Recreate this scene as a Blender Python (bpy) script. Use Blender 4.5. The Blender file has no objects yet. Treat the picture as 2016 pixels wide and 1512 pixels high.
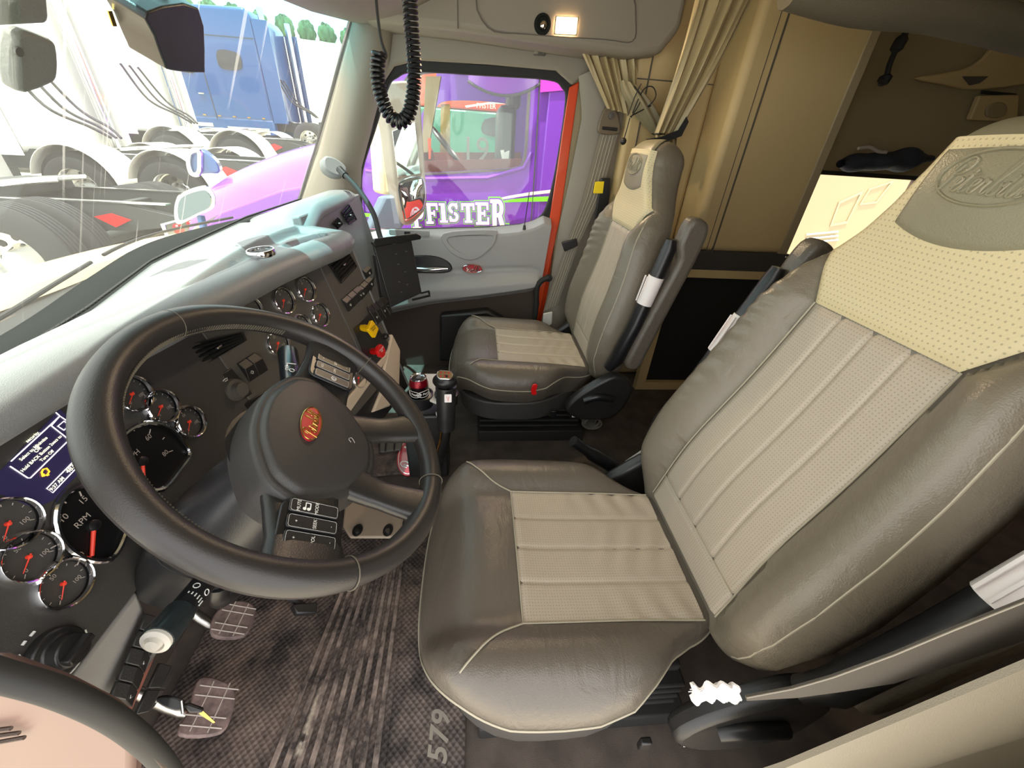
import bpy, bmesh, math, random
from mathutils import Vector, Matrix
random.seed(7)
SC = bpy.context.scene
COL = SC.collection

# ---------------------------------------------------------------- camera
F_PX = 757.0
EYE = Vector((0, 0, 1.2))
_xc = Vector((-68, -484, 757)).normalized()
_dc = Vector((-78, 1194, 757)); _dc = (_dc - _xc * _dc.dot(_xc)).normalized()
_yc = _xc.cross(_dc)
CAMROT = Matrix((_xc, _yc, -_dc))            # camera (right, down, forward) -> cab axes (X across, Y ahead, Z up)
cam_data = bpy.data.cameras.new('camera')
cam_data.sensor_fit = 'HORIZONTAL'
cam_data.sensor_width = 36.0
cam_data.lens = F_PX / 2016 * 36
cam_data.clip_start = 0.02
cam_data.clip_end = 500
cam = bpy.data.objects.new('camera', cam_data)
_m3 = CAMROT @ Matrix(((1, 0, 0), (0, -1, 0), (0, 0, -1)))
cam.matrix_world = Matrix.Translation(EYE) @ _m3.to_4x4()
COL.objects.link(cam)
SC.camera = cam

# ---------------------------------------------------------------- light and exposure
SC.view_settings.view_transform = 'Standard'
SC.view_settings.look = 'None'
SC.view_settings.gamma = 1.0
SC.view_settings.use_curve_mapping = False
SC.view_settings.exposure = 1.75
W = bpy.data.worlds.new('sky'); SC.world = W
W.use_nodes = True
_bg = W.node_tree.nodes['Background']
_bg.inputs['Color'].default_value = (0.98, 0.975, 0.97, 1)
_bg.inputs['Strength'].default_value = 1.0
sun_d = bpy.data.lights.new('sun', 'SUN')
sun_d.energy = 3.6
sun_d.angle = 0.009
sun_d.color = (1.0, 0.94, 0.84)
sun = bpy.data.objects.new('sun', sun_d)
SUN_TO = Vector((-0.17, 0.12, 0.98)).normalized()
sun.rotation_euler = SUN_TO.to_track_quat('Z', 'Y').to_euler()
COL.objects.link(sun)

# ---------------------------------------------------------------- geometry helpers
def ray(px, py):
    return CAMROT @ Vector(((px - 1008) / F_PX, (py - 756) / F_PX, 1))
def at(px, py, x=None, y=None, z=None):
    """the point of a vertical or level plane that shows at a pixel of the photograph"""
    r = ray(px, py)
    if x is not None: t = (x - EYE.x) / r.x
    elif y is not None: t = (y - EYE.y) / r.y
    else: t = (z - EYE.z) / r.z
    return EYE + r * t
def on_plane(px, py, p, n):
    r = ray(px, py); p = Vector(p); n = Vector(n)
    return EYE + r * ((p - EYE).dot(n) / r.dot(n))

class MB:
    def __init__(s): s.v = []; s.f = []; s.uv = {}
    def add(s, vs, fs, uvs=None):
        b = len(s.v)
        s.v += [Vector(v) for v in vs]
        s.f += [tuple(b + i for i in f) for f in fs]
        if uvs:
            for i, q in enumerate(uvs): s.uv[b + i] = q
        return s
    def box(s, c, d, R=None):
        c = Vector(c); hx, hy, hz = d[0] / 2, d[1] / 2, d[2] / 2
        vs = [Vector((x, y, z)) for x in (-hx, hx) for y in (-hy, hy) for z in (-hz, hz)]
        if R is not None: vs = [R @ v for v in vs]
        return s.add([c + v for v in vs], [(0, 1, 3, 2), (4, 6, 7, 5), (0, 4, 5, 1), (2, 3, 7, 6), (0, 2, 6, 4), (1, 5, 7, 3)])
    def tube(s, pts, r, n=10, closed=False, caps=True, flat=None):
        pts = [Vector(p) for p in pts]; m = len(pts)
        rr = r if isinstance(r, (list, tuple)) else [r] * m
        T = []
        for i in range(m):
            a = pts[i - 1] if (i > 0 or closed) else pts[i]
            b = pts[(i + 1) % m] if (i < m - 1 or closed) else pts[i]
            d = b - a
            T.append(d.normalized() if d.length > 1e-9 else Vector((0, 0, 1)))
        up = Vector((0, 0, 1)) if abs(T[0].z) < .9 else Vector((1, 0, 0))
        if flat is not None: up = Vector(flat)
        N = (up - T[0] * up.dot(T[0])).normalized()
        vs = []; fs = []
        for i in range(m):
            N = (N - T[i] * N.dot(T[i])).normalized()
            B = T[i].cross(N)
            for k in range(n):
                a = 2 * math.pi * k / n
                vs.append(pts[i] + (N * math.cos(a) + B * math.sin(a)) * rr[i])
        for i in range(m if closed else m - 1):
            j = (i + 1) % m
            for k in range(n):
                k2 = (k + 1) % n
                fs.append((i * n + k, j * n + k, j * n + k2, i * n + k2))
        if caps and not closed:
            fs.append(tuple(range(n))[::-1]); fs.append(tuple((m - 1) * n + k for k in range(n)))
        return s.add(vs, fs)
    def cyl(s, p0, p1, r0, r1=None, n=20):
        return s.tube([p0, p1], [r0, r0 if r1 is None else r1], n)
    def lathe(s, prof, o, ax=(0, 0, 1), n=28, a0=0.0, a1=None):
        """profile of (radius, height) turned about an axis"""
        ax = Vector(ax).normalized(); o = Vector(o)
        e = ax.orthogonal().normalized(); g = ax.cross(e)
        vs = []; fs = []; m = len(prof)
        for (r, h) in prof:
            for k in range(n):
                a = 2 * math.pi * k / n
                vs.append(o + ax * h + (e * math.cos(a) + g * math.sin(a)) * max(r, 1e-5))
        for i in range(m - 1):
            for k in range(n):
                k2 = (k + 1) % n
                fs.append((i * n + k, i * n + k2, (i + 1) * n + k2, (i + 1) * n + k))
        return s.add(vs, fs)
    def prism(s, poly, o, ex, ey, ez, d):
        """a 2D outline in the frame (ex, ey) pushed d along ez"""
        o = Vector(o); ex = Vector(ex); ey = Vector(ey); ez = Vector(ez); n = len(poly)
        a = [o + ex * p[0] + ey * p[1] for p in poly]
        b = [q + ez * d for q in a]
        fs = [tuple(range(n))[::-1], tuple(range(n, 2 * n))] + [(i, (i + 1) % n, n + (i + 1) % n, n + i) for i in range(n)]
        return s.add(a + b, fs)
    def slab(s, pts, d):
        """a 3D outline given the thickness vector d"""
        d = Vector(d); n = len(pts); a = [Vector(p) for p in pts]; b = [p + d for p in a]
        fs = [tuple(range(n))[::-1], tuple(range(n, 2 * n))] + [(i, (i + 1) % n, n + (i + 1) % n, n + i) for i in range(n)]
        return s.add(a + b, fs)
    def frame(s, outer, inner, d):
        """ring between two outlines with equal point counts, thickness vector d"""
        d = Vector(d); n = len(outer)
        A = [Vector(p) for p in outer]; B = [Vector(p) for p in inner]
        vs = A + B + [p + d for p in A] + [p + d for p in B]; fs = []
        for i in range(n):
            j = (i + 1) % n
            fs += [(i, n + i, n + j, j), (2 * n + i, 2 * n + j, 3 * n + j, 3 * n + i), (i, j, 2 * n + j, 2 * n + i), (n + i, 3 * n + i, 3 * n + j, n + j)]
        return s.add(vs, fs)
    def grid(s, fn, nu, nv, thick=None, closed_u=False):
        vs = []; uvs = []
        for j in range(nv + 1):
            for i in range(nu + 1):
                r = fn(i / nu, j / nv)
                if isinstance(r, tuple) and len(r) == 2: vs.append(Vector(r[0])); uvs.append(r[1])
                else: vs.append(Vector(r)); uvs.append((i / nu, j / nv))
        w = nu + 1
        fs = [(j * w + i, j * w + i + 1, (j + 1) * w + i + 1, (j + 1) * w + i) for j in range(nv) for i in range(nu)]
        if thick is not None:
            t = Vector(thick); n = len(vs)
            vs = vs + [v + t for v in vs]; uvs = uvs + uvs
            fs2 = [tuple(n + k for k in f)[::-1] for f in fs]
            border = [i for i in range(w)] + [(j + 1) * w - 1 for j in range(1, nv + 1)] + [nv * w + i for i in range(nu - 1, -1, -1)] + [j * w for j in range(nv - 1, 0, -1)]
            m = len(border)
            side = [(border[k], n + border[k], n + border[(k + 1) % m], border[(k + 1) % m]) for k in range(m)]
            fs = fs + fs2 + side
        return s.add(vs, fs, uvs)

def rrect(w, h, r, n=5, cx=0, cy=0):
    out = []
    for (sx, sy, a0) in ((1, 1, 0), (-1, 1, 90), (-1, -1, 180), (1, -1, 270)):
        for k in range(n + 1):
            a = math.radians(a0 + 90 * k / n)
            out.append((cx + sx * (w / 2 - r) + r * math.cos(a), cy + sy * (h / 2 - r) + r * math.sin(a)))
    return out
def oval(w, h, n=36, cx=0, cy=0):
    return [(cx + w / 2 * math.cos(2 * math.pi * k / n), cy + h / 2 * math.sin(2 * math.pi * k / n)) for k in range(n)]
def smooth(a, b, x):
    t = min(1, max(0, (x - a) / (b - a))); return t * t * (3 - 2 * t)
def lerp(a, b, t): return a + (b - a) * t
def pw(tab, x):
    """piecewise-linear table, eased"""
    if x <= tab[0][0]: return tab[0][1]
    for (x0, y0), (x1, y1) in zip(tab, tab[1:]):
        if x <= x1:
            t = (x - x0) / (x1 - x0); return y0 + (y1 - y0) * t
    return tab[-1][1]
def spline(pts, per=8, closed=False):
    P = [Vector(p) for p in pts]; n = len(P); out = []
    for i in range(n if closed else n - 1):
        p0 = P[i - 1] if (i > 0 or closed) else P[i]; p1 = P[i]; p2 = P[(i + 1) % n]
        p3 = P[(i + 2) % n] if (i + 2 < n or closed) else p2
        for k in range(per):
            t = k / per
            out.append(.5 * ((2 * p1) + (p2 - p0) * t + (2 * p0 - 5 * p1 + 4 * p2 - p3) * t * t + (3 * p1 - p0 - 3 * p2 + p3) * t ** 3))
    if not closed: out.append(P[-1])
    return out

def make_mesh(name, mb, m, ang=40, sm=True):
    me = bpy.data.meshes.new(name)
    me.from_pydata([tuple(v) for v in mb.v], [], mb.f)
    if mb.uv:
        ul = me.uv_layers.new(name='uv')
        for li, l in enumerate(me.loops):
            ul.data[li].uv = mb.uv.get(l.vertex_index, (0, 0))
    bm = bmesh.new(); bm.from_mesh(me)
    bmesh.ops.recalc_face_normals(bm, faces=bm.faces)
    bm.to_mesh(me); bm.free()
    if sm:
        me.polygons.foreach_set('use_smooth', [True] * len(me.polygons))
        if ang is not None: me.set_sharp_from_angle(angle=math.radians(ang))
    if m is not None: me.materials.append(m)
    me.update()
    return me

def obj(name, mb, m, parent=None, bevel=0, seg=2, sub=0, ang=40, label=None, local=False, sm=True):
    o = bpy.data.objects.new(name, make_mesh(name, mb, m, ang, sm))
    COL.objects.link(o)
    if parent is not None:
        o.parent = parent
        if parent.type == 'EMPTY' and not local: o.location = -parent.location
    if bevel:
        b = o.modifiers.new('bevel', 'BEVEL'); b.width = bevel; b.segments = seg; b.limit_method = 'ANGLE'; b.angle_limit = math.radians(35)
        b.harden_normals = False
    if sub:
        b = o.modifiers.new('sub', 'SUBSURF'); b.levels = sub; b.render_levels = sub
    if label: o['label'] = label
    return o
def thing(name, label, cat, loc=(0, 0, 0), group=None):
    o = bpy.data.objects.new(name, None); COL.objects.link(o)
    o.location = loc; o.empty_display_size = .05
    return tag(o, label, cat, group)
def tag(o, label, cat, group=None):
    o['label'] = label; o['category'] = cat
    if group: o['group'] = group
    return o
def struct(name, mb, m, parent=None, **k):
    o = obj(name, mb, m, parent, **k)
    if parent is None: o['kind'] = 'structure'
    return o
def dup(root, loc, label=None, group=None):
    r = root.copy(); COL.objects.link(r); r.location = loc
    if label: r['label'] = label
    if group: r['group'] = group
    def rec(src, dst):
        for ch in src.children:
            c = ch.copy(); COL.objects.link(c); c.parent = dst
            rec(ch, c)
    rec(root, r)
    return r

_txt = {}
def text_geo(s, size=1.0, shear=0.0, bold=0.0, space=1.0):
    """flat filled lettering: (vertices, faces) in the XY plane, centred, cap height about 0.7*size"""
    key = (s, size, shear, bold, space)
    if key not in _txt:
        cu = bpy.data.curves.new('lettering', 'FONT')
        cu.body = s; cu.size = 1.0; cu.shear = shear; cu.align_x = 'CENTER'; cu.align_y = 'CENTER'
        cu.offset = bold; cu.space_character = space; cu.resolution_u = 3
        o = bpy.data.objects.new('lettering', cu); COL.objects.link(o)
        dg = bpy.context.evaluated_depsgraph_get()
        me = bpy.data.meshes.new_from_object(o.evaluated_get(dg))
        _txt[key] = ([v.co * size for v in me.vertices], [tuple(p.vertices) for p in me.polygons])
        bpy.data.objects.remove(o); bpy.data.curves.remove(cu); bpy.data.meshes.remove(me)
    return _txt[key]
def add_text(mb, s, o, ex, ey, size, shear=0.0, bold=0.0, space=1.0, lift=0.0, arch=None):
    vs, fs = text_geo(s, size, shear, bold, space)
    o = Vector(o); ex = Vector(ex).normalized(); ey = Vector(ey).normalized(); ez = ex.cross(ey)
    mb.add([o + ex * v.x + ey * (v.y + (arch(v.x) if arch else 0)) + ez * lift for v in vs], fs)
    return mb
# running-hand lettering of the oval badge, as pen strokes (x to the right, y up)
SCRIPT = [
    [(.02, .0), (.10, .35), (.20, .80)], [(.02, .62), (.08, .85), (.24, .98), (.42, .92), (.44, .70), (.30, .54), (.13, .50)],
    [(.36, .16), (.50, .26), (.55, .38), (.48, .42), (.42, .28), (.46, .08), (.58, .08), (.66, .24), (.74, .66)],
    [(.74, .66), (.68, .26), (.71, .06), (.82, .10), (.90, .22)], [(.60, .50), (.88, .56)],
    [(.88, .20), (1.0, .26), (1.05, .38), (.98, .42), (.92, .28), (.96, .08), (1.08, .08), (1.17, .36)],
    [(1.17, .36), (1.20, .44), (1.24, .36), (1.32, .40), (1.29, .14), (1.36, .05), (1.46, .24)],
    [(1.46, .24), (1.58, .76), (1.60, .96), (1.53, .92), (1.49, .40), (1.49, .10), (1.60, .06), (1.68, .22), (1.62, .36), (1.70, .30)],
    [(1.70, .30), (1.80, .40), (1.77, .12), (1.83, .06), (1.92, .24)], [(1.83, .56), (1.85, .60)],
    [(1.92, .24), (2.04, .80), (2.05, .98), (1.98, .90), (1.96, .40), (1.97, .10), (2.06, .08), (2.14, .30), (2.24, .80)],
    [(2.24, .80), (2.18, .30), (2.20, .08), (2.32, .14)], [(2.08, .60), (2.42, .68)]]
def add_script(mb, o, ex, ey, width, r, shear=.18, n=6, surf=None):
    o = Vector(o); ex = Vector(ex).normalized(); ey = Vector(ey).normalized(); k = width / 2.4
    for st in SCRIPT:
        q = spline([(x + shear * y, y, 0) for x, y in st], 5)
        pts = []
        for p in q:
            a, b = (p.x - 1.27) * k, (p.y - .5) * k * 1.05
            w = o + ex * a + ey * b
            pts.append(surf(a, b) if surf else w)
        mb.tube(pts, r, n)
    return mb

# ---------------------------------------------------------------- materials
def lin(c):
    """sRGB 0-255 -> linear"""
    return tuple(((x / 255) / 12.92 if x / 255 <= .04045 else ((x / 255 + .055) / 1.055) ** 2.4) for x in c)
def nd(nt, t, **k):
    n = nt.nodes.new(t)
    for a, b in k.items(): setattr(n, a, b)
    return n
def mat(name, rgb, rough=.5, metal=0.0, spec=.5, bump=None, vary=None, coat=0.0, emit=0.0, emit_rgb=None, sheen=0.0):
    """bump = (scale, distance); vary = (scale, second sRGB colour)"""
    m = bpy.data.materials.new(name); m.use_nodes = True; nt = m.node_tree
    p = nt.nodes['Principled BSDF']
    p.inputs['Base Color'].default_value = (*lin(rgb), 1)
    p.inputs['Roughness'].default_value = rough
    p.inputs['Metallic'].default_value = metal
    p.inputs['Specular IOR Level'].default_value = spec
    if coat: p.inputs['Coat Weight'].default_value = coat; p.inputs['Coat Roughness'].default_value = .04
    if sheen: p.inputs['Sheen Weight'].default_value = sheen
    if emit:
        p.inputs['Emission Color'].default_value = (*lin(emit_rgb or rgb), 1); p.inputs['Emission Strength'].default_value = emit
    tc = nd(nt, 'ShaderNodeTexCoord')
    if bump:
        nz = nd(nt, 'ShaderNodeTexNoise'); nz.inputs['Scale'].default_value = bump[0]; nz.inputs['Detail'].default_value = 3
        b = nd(nt, 'ShaderNodeBump'); b.inputs['Strength'].default_value = .5; b.inputs['Distance'].default_value = bump[1]
        nt.links.new(tc.outputs['Object'], nz.inputs['Vector']); nt.links.new(nz.outputs['Fac'], b.inputs['Height'])
        nt.links.new(b.outputs['Normal'], p.inputs['Normal'])
    if vary:
        nz = nd(nt, 'ShaderNodeTexNoise'); nz.inputs['Scale'].default_value = vary[0]; nz.inputs['Detail'].default_value = 4
        mx = nd(nt, 'ShaderNodeMix', data_type='RGBA')
        r = nd(nt, 'ShaderNodeMapRange'); r.inputs['From Min'].default_value = .35; r.inputs['From Max'].default_value = .65
        mx.inputs[6].default_value = (*lin(rgb), 1); mx.inputs[7].default_value = (*lin(vary[1]), 1)
        nt.links.new(tc.outputs['Object'], nz.inputs['Vector']); nt.links.new(nz.outputs['Fac'], r.inputs['Value'])
        nt.links.new(r.outputs['Result'], mx.inputs[0]); nt.links.new(mx.outputs[2], p.inputs['Base Color'])
    return m
def leather(name, rgb, rough=.38, perf=None, spec=.5, wrinkle=0.0):
    m = mat(name, rgb, rough, spec=spec); nt = m.node_tree; p = nt.nodes['Principled BSDF']
    tc = nd(nt, 'ShaderNodeTexCoord')
    vo = nd(nt, 'ShaderNodeTexVoronoi'); vo.inputs['Scale'].default_value = 420
    nt.links.new(tc.outputs['Object'], vo.inputs['Vector'])
    b = nd(nt, 'ShaderNodeBump'); b.inputs['Strength'].default_value = .22; b.inputs['Distance'].default_value = .0015
    nt.links.new(vo.outputs['Distance'], b.inputs['Height'])
    last = b
    if wrinkle:
        mp = nd(nt, 'ShaderNodeMapping'); mp.inputs['Scale'].default_value = (1, 2.2, 2.2)
        nz = nd(nt, 'ShaderNodeTexNoise'); nz.inputs['Scale'].default_value = 11; nz.inputs['Detail'].default_value = 3; nz.inputs['Distortion'].default_value = 1.2
        nt.links.new(tc.outputs['Object'], mp.inputs['Vector']); nt.links.new(mp.outputs['Vector'], nz.inputs['Vector'])
        b2 = nd(nt, 'ShaderNodeBump'); b2.inputs['Strength'].default_value = wrinkle; b2.inputs['Distance'].default_value = .012
        nt.links.new(nz.outputs['Fac'], b2.inputs['Height']); nt.links.new(b.outputs['Normal'], b2.inputs['Normal']); last = b2
    nt.links.new(last.outputs['Normal'], p.inputs['Normal'])
    if perf:                                   # rows of punched holes, laid out on the panel's own surface coordinates (metres)
        sc = nd(nt, 'ShaderNodeVectorMath', operation='SCALE'); sc.inputs['Scale'].default_value = 1 / perf
        fr = nd(nt, 'ShaderNodeVectorMath', operation='FRACTION')
        sb = nd(nt, 'ShaderNodeVectorMath', operation='SUBTRACT'); sb.inputs[1].default_value = (.5, .5, 0)
        ln = nd(nt, 'ShaderNodeVectorMath', operation='LENGTH')
        lt = nd(nt, 'ShaderNodeMapRange'); lt.inputs['From Min'].default_value = .11; lt.inputs['From Max'].default_value = .22
        mx = nd(nt, 'ShaderNodeMix', data_type='RGBA')
        mx.inputs[6].default_value = (*[c * .62 for c in lin(rgb)], 1); mx.inputs[7].default_value = (*lin(rgb), 1)
        uv = nd(nt, 'ShaderNodeUVMap')
        nt.links.new(uv.outputs['UV'], sc.inputs[0]); nt.links.new(sc.outputs[0], fr.inputs[0]); nt.links.new(fr.outputs[0], sb.inputs[0])
        nt.links.new(sb.outputs[0], ln.inputs[0]); nt.links.new(ln.outputs['Value'], lt.inputs['Value'])
        nt.links.new(lt.outputs['Result'], mx.inputs[0]); nt.links.new(mx.outputs[2], p.inputs['Base Color'])
    return m
def glass(name, rgb=(255, 255, 255), dirt=0.0, streak=False, band=None):
    """thin pane: mostly clear, fresnel gloss, a film of dust; band = (z0, z1, sRGB) shade band near the top edge"""
    m = bpy.data.materials.new(name); m.use_nodes = True; nt = m.node_tree
    nt.nodes.remove(nt.nodes['Principled BSDF']); out = nt.nodes['Material Output']
    tr = nd(nt, 'ShaderNodeBsdfTransparent'); tr.inputs['Color'].default_value = (*lin(rgb), 1)
    gl = nd(nt, 'ShaderNodeBsdfGlossy'); gl.inputs['Roughness'].default_value = .02
    lw = nd(nt, 'ShaderNodeLayerWeight'); lw.inputs['Blend'].default_value = .5
    pwr = nd(nt, 'ShaderNodeMath', operation='POWER'); pwr.inputs[1].default_value = 4.5
    fr = nd(nt, 'ShaderNodeMath', operation='MULTIPLY_ADD'); fr.inputs[1].default_value = .45; fr.inputs[2].default_value = .03
    nt.links.new(lw.outputs['Facing'], pwr.inputs[0]); nt.links.new(pwr.outputs[0], fr.inputs[0])
    mx = nd(nt, 'ShaderNodeMixShader')
    nt.links.new(fr.outputs[0], mx.inputs[0]); nt.links.new(tr.outputs[0], mx.inputs[1]); nt.links.new(gl.outputs[0], mx.inputs[2])
    res = mx
    tc = nd(nt, 'ShaderNodeTexCoord')
    if band:
        sp = nd(nt, 'ShaderNodeSeparateXYZ'); nt.links.new(tc.outputs['Object'], sp.inputs[0])
        r = nd(nt, 'ShaderNodeMapRange'); r.inputs['From Min'].default_value = band[0]; r.inputs['From Max'].default_value = band[1]
        nt.links.new(sp.outputs['Z'], r.inputs['Value'])
        c = nd(nt, 'ShaderNodeMix', data_type='RGBA'); c.inputs[6].default_value = (*lin(rgb), 1); c.inputs[7].default_value = (*lin(band[2]), 1)
        nt.links.new(r.outputs['Result'], c.inputs[0]); nt.links.new(c.outputs[2], tr.inputs['Color'])
    if dirt:
        tl = nd(nt, 'ShaderNodeBsdfTranslucent'); tl.inputs['Color'].default_value = (.9, .88, .8, 1)
        df = nd(nt, 'ShaderNodeBsdfDiffuse'); df.inputs['Color'].default_value = (.9, .88, .8, 1)
        ad = nd(nt, 'ShaderNodeMixShader'); ad.inputs[0].default_value = .5
        nt.links.new(tl.outputs[0], ad.inputs[1]); nt.links.new(df.outputs[0], ad.inputs[2])
        m2 = nd(nt, 'ShaderNodeMixShader'); m2.inputs[0].default_value = dirt
        if streak:                              # run marks of dried rain in the dust film
            mp = nd(nt, 'ShaderNodeMapping'); mp.inputs['Scale'].default_value = (55, .9, .9)
            nz = nd(nt, 'ShaderNodeTexNoise'); nz.inputs['Scale'].default_value = 1.0; nz.inputs['Detail'].default_value = 2
            rr = nd(nt, 'ShaderNodeMapRange'); rr.inputs['From Min'].default_value = .64; rr.inputs['From Max'].default_value = .70
            rr.inputs['To Min'].default_value = dirt; rr.inputs['To Max'].default_value = dirt * 4
            nt.links.new(tc.outputs['Object'], mp.inputs['Vector']); nt.links.new(mp.outputs['Vector'], nz.inputs['Vector'])
            nt.links.new(nz.outputs['Fac'], rr.inputs['Value']); nt.links.new(rr.outputs['Result'], m2.inputs[0])
        nt.links.new(mx.outputs[0], m2.inputs[1]); nt.links.new(ad.outputs[0], m2.inputs[2]); res = m2
    nt.links.new(res.outputs[0], out.inputs['Surface'])
    return m

M = {}
M['bolster'] = leather('bolster_leather', (96, 89, 80), .33, wrinkle=.2)
M['bolster_lit'] = leather('bolster_leather_lit', (114, 106, 92), .34, wrinkle=.16)  # lighter copy of the bolster leather: warmer light put into the colour
M['insert'] = leather('insert_leather', (172, 160, 143), .42, perf=.0062)
M['cream'] = leather('cream_leather', (204, 190, 152), .45, perf=.0085)
M['headpad'] = leather('headrest_leather', (132, 126, 104), .38)
M['seam'] = mat('seam_thread', (166, 158, 138), .6)
M['seam_dark'] = mat('dark_seam', (92, 86, 74), .6)
M['black'] = mat('black_plastic', (38, 37, 37), .35, bump=(600, .0006))
M['satin'] = mat('satin_black', (25, 25, 27), .34)
M['rubber'] = mat('black_rubber', (34, 33, 32), .7)
M['charcoal'] = mat('charcoal_plastic', (84, 81, 76), .5, bump=(700, .0006))
M['darkgrey'] = mat('dark_grey_plastic', (66, 64, 62), .5, bump=(700, .0006))
M['dashpad'] = mat('grey_dash_pad', (124, 127, 128), .36, bump=(900, .0008))
M['dashdark'] = mat('dark_dash_trim', (30, 32, 31), .85, spec=.15)
M['trim'] = mat('beige_trim', (138, 130, 117), .5, bump=(900, .0006))
M['tan'] = mat('tan_panel', (198, 174, 126), .55, bump=(300, .0008))
M['tandark'] = mat('dim_tan_panel', (158, 142, 110), .6)
M['doorgrey'] = mat('grey_door_plastic', (158, 156, 154), .45, bump=(900, .0006))
M['doorlow'] = mat('brown_door_carpet', (74, 62, 54), .85, bump=(500, .002))
M['jamb'] = mat('door_jamb_trim', (122, 114, 98), .5, bump=(900, .0006))
M['roofgrey'] = mat('roof_lining', (110, 102, 84), .9, bump=(300, .003))
M['net'] = mat('net_black', (22, 24, 20), .9)
M['carpet'] = mat('dark_carpet', (72, 63, 57), .95, bump=(700, .003), vary=(14, (90, 80, 72)))
M['whiteplastic'] = mat('white_plastic', (226, 222, 214), .4)
M['label'] = mat('label_white', (236, 228, 226), .5)
M['chrome'] = mat('chrome', (230, 230, 232), .08, metal=1)
M['steel'] = mat('brushed_steel', (170, 168, 164), .3, metal=1)
M['gold'] = mat('brass', (200, 160, 90), .25, metal=1)
M['red'] = mat('badge_red', (176, 26, 42), .35, coat=.6)
M['redknob'] = mat('red_knob', (214, 22, 24), .35)
M['yellow'] = mat('yellow_knob', (250, 200, 8), .35)
M['yellowtag'] = mat('yellow_tag', (246, 214, 20), .5)
M['white'] = mat('print_white', (236, 236, 232), .5)
M['grime'] = mat('print_grey', (176, 168, 160), .6)
M['dial'] = mat('dial_black', (14, 14, 16), .45, spec=.3)
M['orange'] = mat('orange_paint', (226, 74, 26), .3, coat=.8)
M['needle'] = mat('needle_red', (226, 60, 40), .4, emit=.04, emit_rgb=(255, 70, 40))
M['canbody'] = mat('can_black', (28, 14, 18), .22, metal=.4)
M['canred'] = mat('can_maroon', (128, 14, 30), .25, metal=.5)
M['webbing'] = mat('belt_webbing', (134, 126, 112), .7, bump=(900, .001))
M['webbing_dark'] = mat('dark_belt_webbing', (70, 64, 56), .75, bump=(900, .001))
M['curtain'] = mat('curtain_vinyl', (176, 158, 118), .42, bump=(120, .001))
M['wheel'] = mat('wheel_leather', (42, 39, 38), .38, bump=(700, .0004))
M['airbag'] = mat('airbag_cover', (54, 52, 51), .42, bump=(900, .0008))
M['pane'] = glass('clear_pane', (250, 255, 252), .02)
M['windshield'] = glass('windshield_pane', (240, 250, 244), .065, streak=True, band=(1.36, 1.47, (158, 229, 237)))
# ================================================================ the cab itself
XD = 2.12                                     # inner face of the far door
def pxs(l, **k): return [at(a, b, **k) for a, b in l]
def ring_scale(pts, s, dx=0.0):
    c = sum(pts, Vector()) / len(pts)
    return [Vector((p.x + dx, c.y + (p.y - c.y) * s[0], c.z + (p.z - c.z) * s[1])) for p in pts]

struct('floor', MB().box((1.07, -.9, -.02), (2.2, 3.7, .04)), M['carpet'])
struct('wall_front', MB().slab([(0.12, .80, 0), (2.14, .80, 0), (2.14, .93, .55), (2.14, .93, .84), (0.12, .93, .84), (0.12, .93, .55)], (0, .02, 0)), M['doorlow'])
struct('ceiling', MB().box((1.0, -1.25, 1.98), (2.34, 3.0, .04)), M['tandark'])  # near edge drawn out past the cab side to keep sun off the floor
struct('wall_rear', MB().box((1.07, -2.72, .97), (2.2, .04, 1.98)), M['tandark'])
struct('wall_driver', MB().box((-.05, -1.62, .97), (.04, 2.2, 1.98)), M['tandark'])

# far-side wall behind the door, with the sleeper window
ztop = at(1640, 345, x=2.14).z
hole = [(-1.5, .66), (-2.35, .66), (-2.35, ztop), (-1.5, ztop)]
outer = [(-.42, 0), (-2.72, 0), (-2.72, 1.98), (-.42, 1.98)]
struct('wall_passenger', MB().frame([(2.14, a, b) for a, b in outer], [(2.14, a, b) for a, b in hole], (.05, 0, 0)), M['tandark'])
w = MB().slab([(2.175, a, b) for a, b in hole], (.006, 0, 0))
wn = struct('window_2', w, M['pane'])
fr = MB().frame([(2.13, a * 1.01 + .015, b) for a, b in [(-1.47, .63), (-2.38, .63), (-2.38, ztop + .02), (-1.47, ztop + .02)]], [(2.13, a, b) for a, b in hole], (.02, 0, 0))
wn2 = obj('window_frame', fr, M['black'], wn)

# windshield -----------------------------------------------------------------
WS = lambda z: .83 - .52 * (z - .9)
WSB = [(p.x, p.y) for p in spline([(-.08, .70, 0), (.35, .735, 0), (.65, .79, 0), (.93, .885, 0), (1.22, .975, 0), (1.43, .985, 0), (1.68, .925, 0), (2.03, .82, 0), (2.1, .80, 0)], 5)]
def wsb(x): return pw(WSB, x)                  # foot of the curved glass
def ws_pt(u, z):                               # u across 0..1
    x = lerp(-.05, 2.06, u)
    return Vector((x, wsb(x) - .52 * (z - .9), z))
g = MB().grid(lambda u, v: ws_pt(u, lerp(.86, 1.74, v)), 24, 12)
struct('window_1', g, M['windshield'])

def ws_hit(px, py):
    return on_plane(px, py, (0, .83, .9), (0, 1, .52))
# far A pillar
ped = [ws_hit(*p) for p in ((703, 5), (690, 48), (655, 180), (622, 300), (588, 402))]
pdo = pxs([(775, 60), (768, 120), (742, 215), (712, 330), (706, 470)], x=XD)
def pil(u, v):
    k = v * 4; i = min(3, int(k)); t = k - i
    a = ped[i].lerp(ped[i + 1], t); b = pdo[i].lerp(pdo[i + 1], t)
    p = a.lerp(b, u)
    return p + Vector((-.045, -.02, 0)) * math.sin(math.pi * min(1, u * 1.0)) ** .7
g = MB().grid(pil, 14, 20)
struct('trim_1', g, M['trim'])
g = MB().tube([p + Vector((-.002, .004, 0)) for p in ped], .007, 8)
struct('trim_2', g, M['rubber'])
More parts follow.
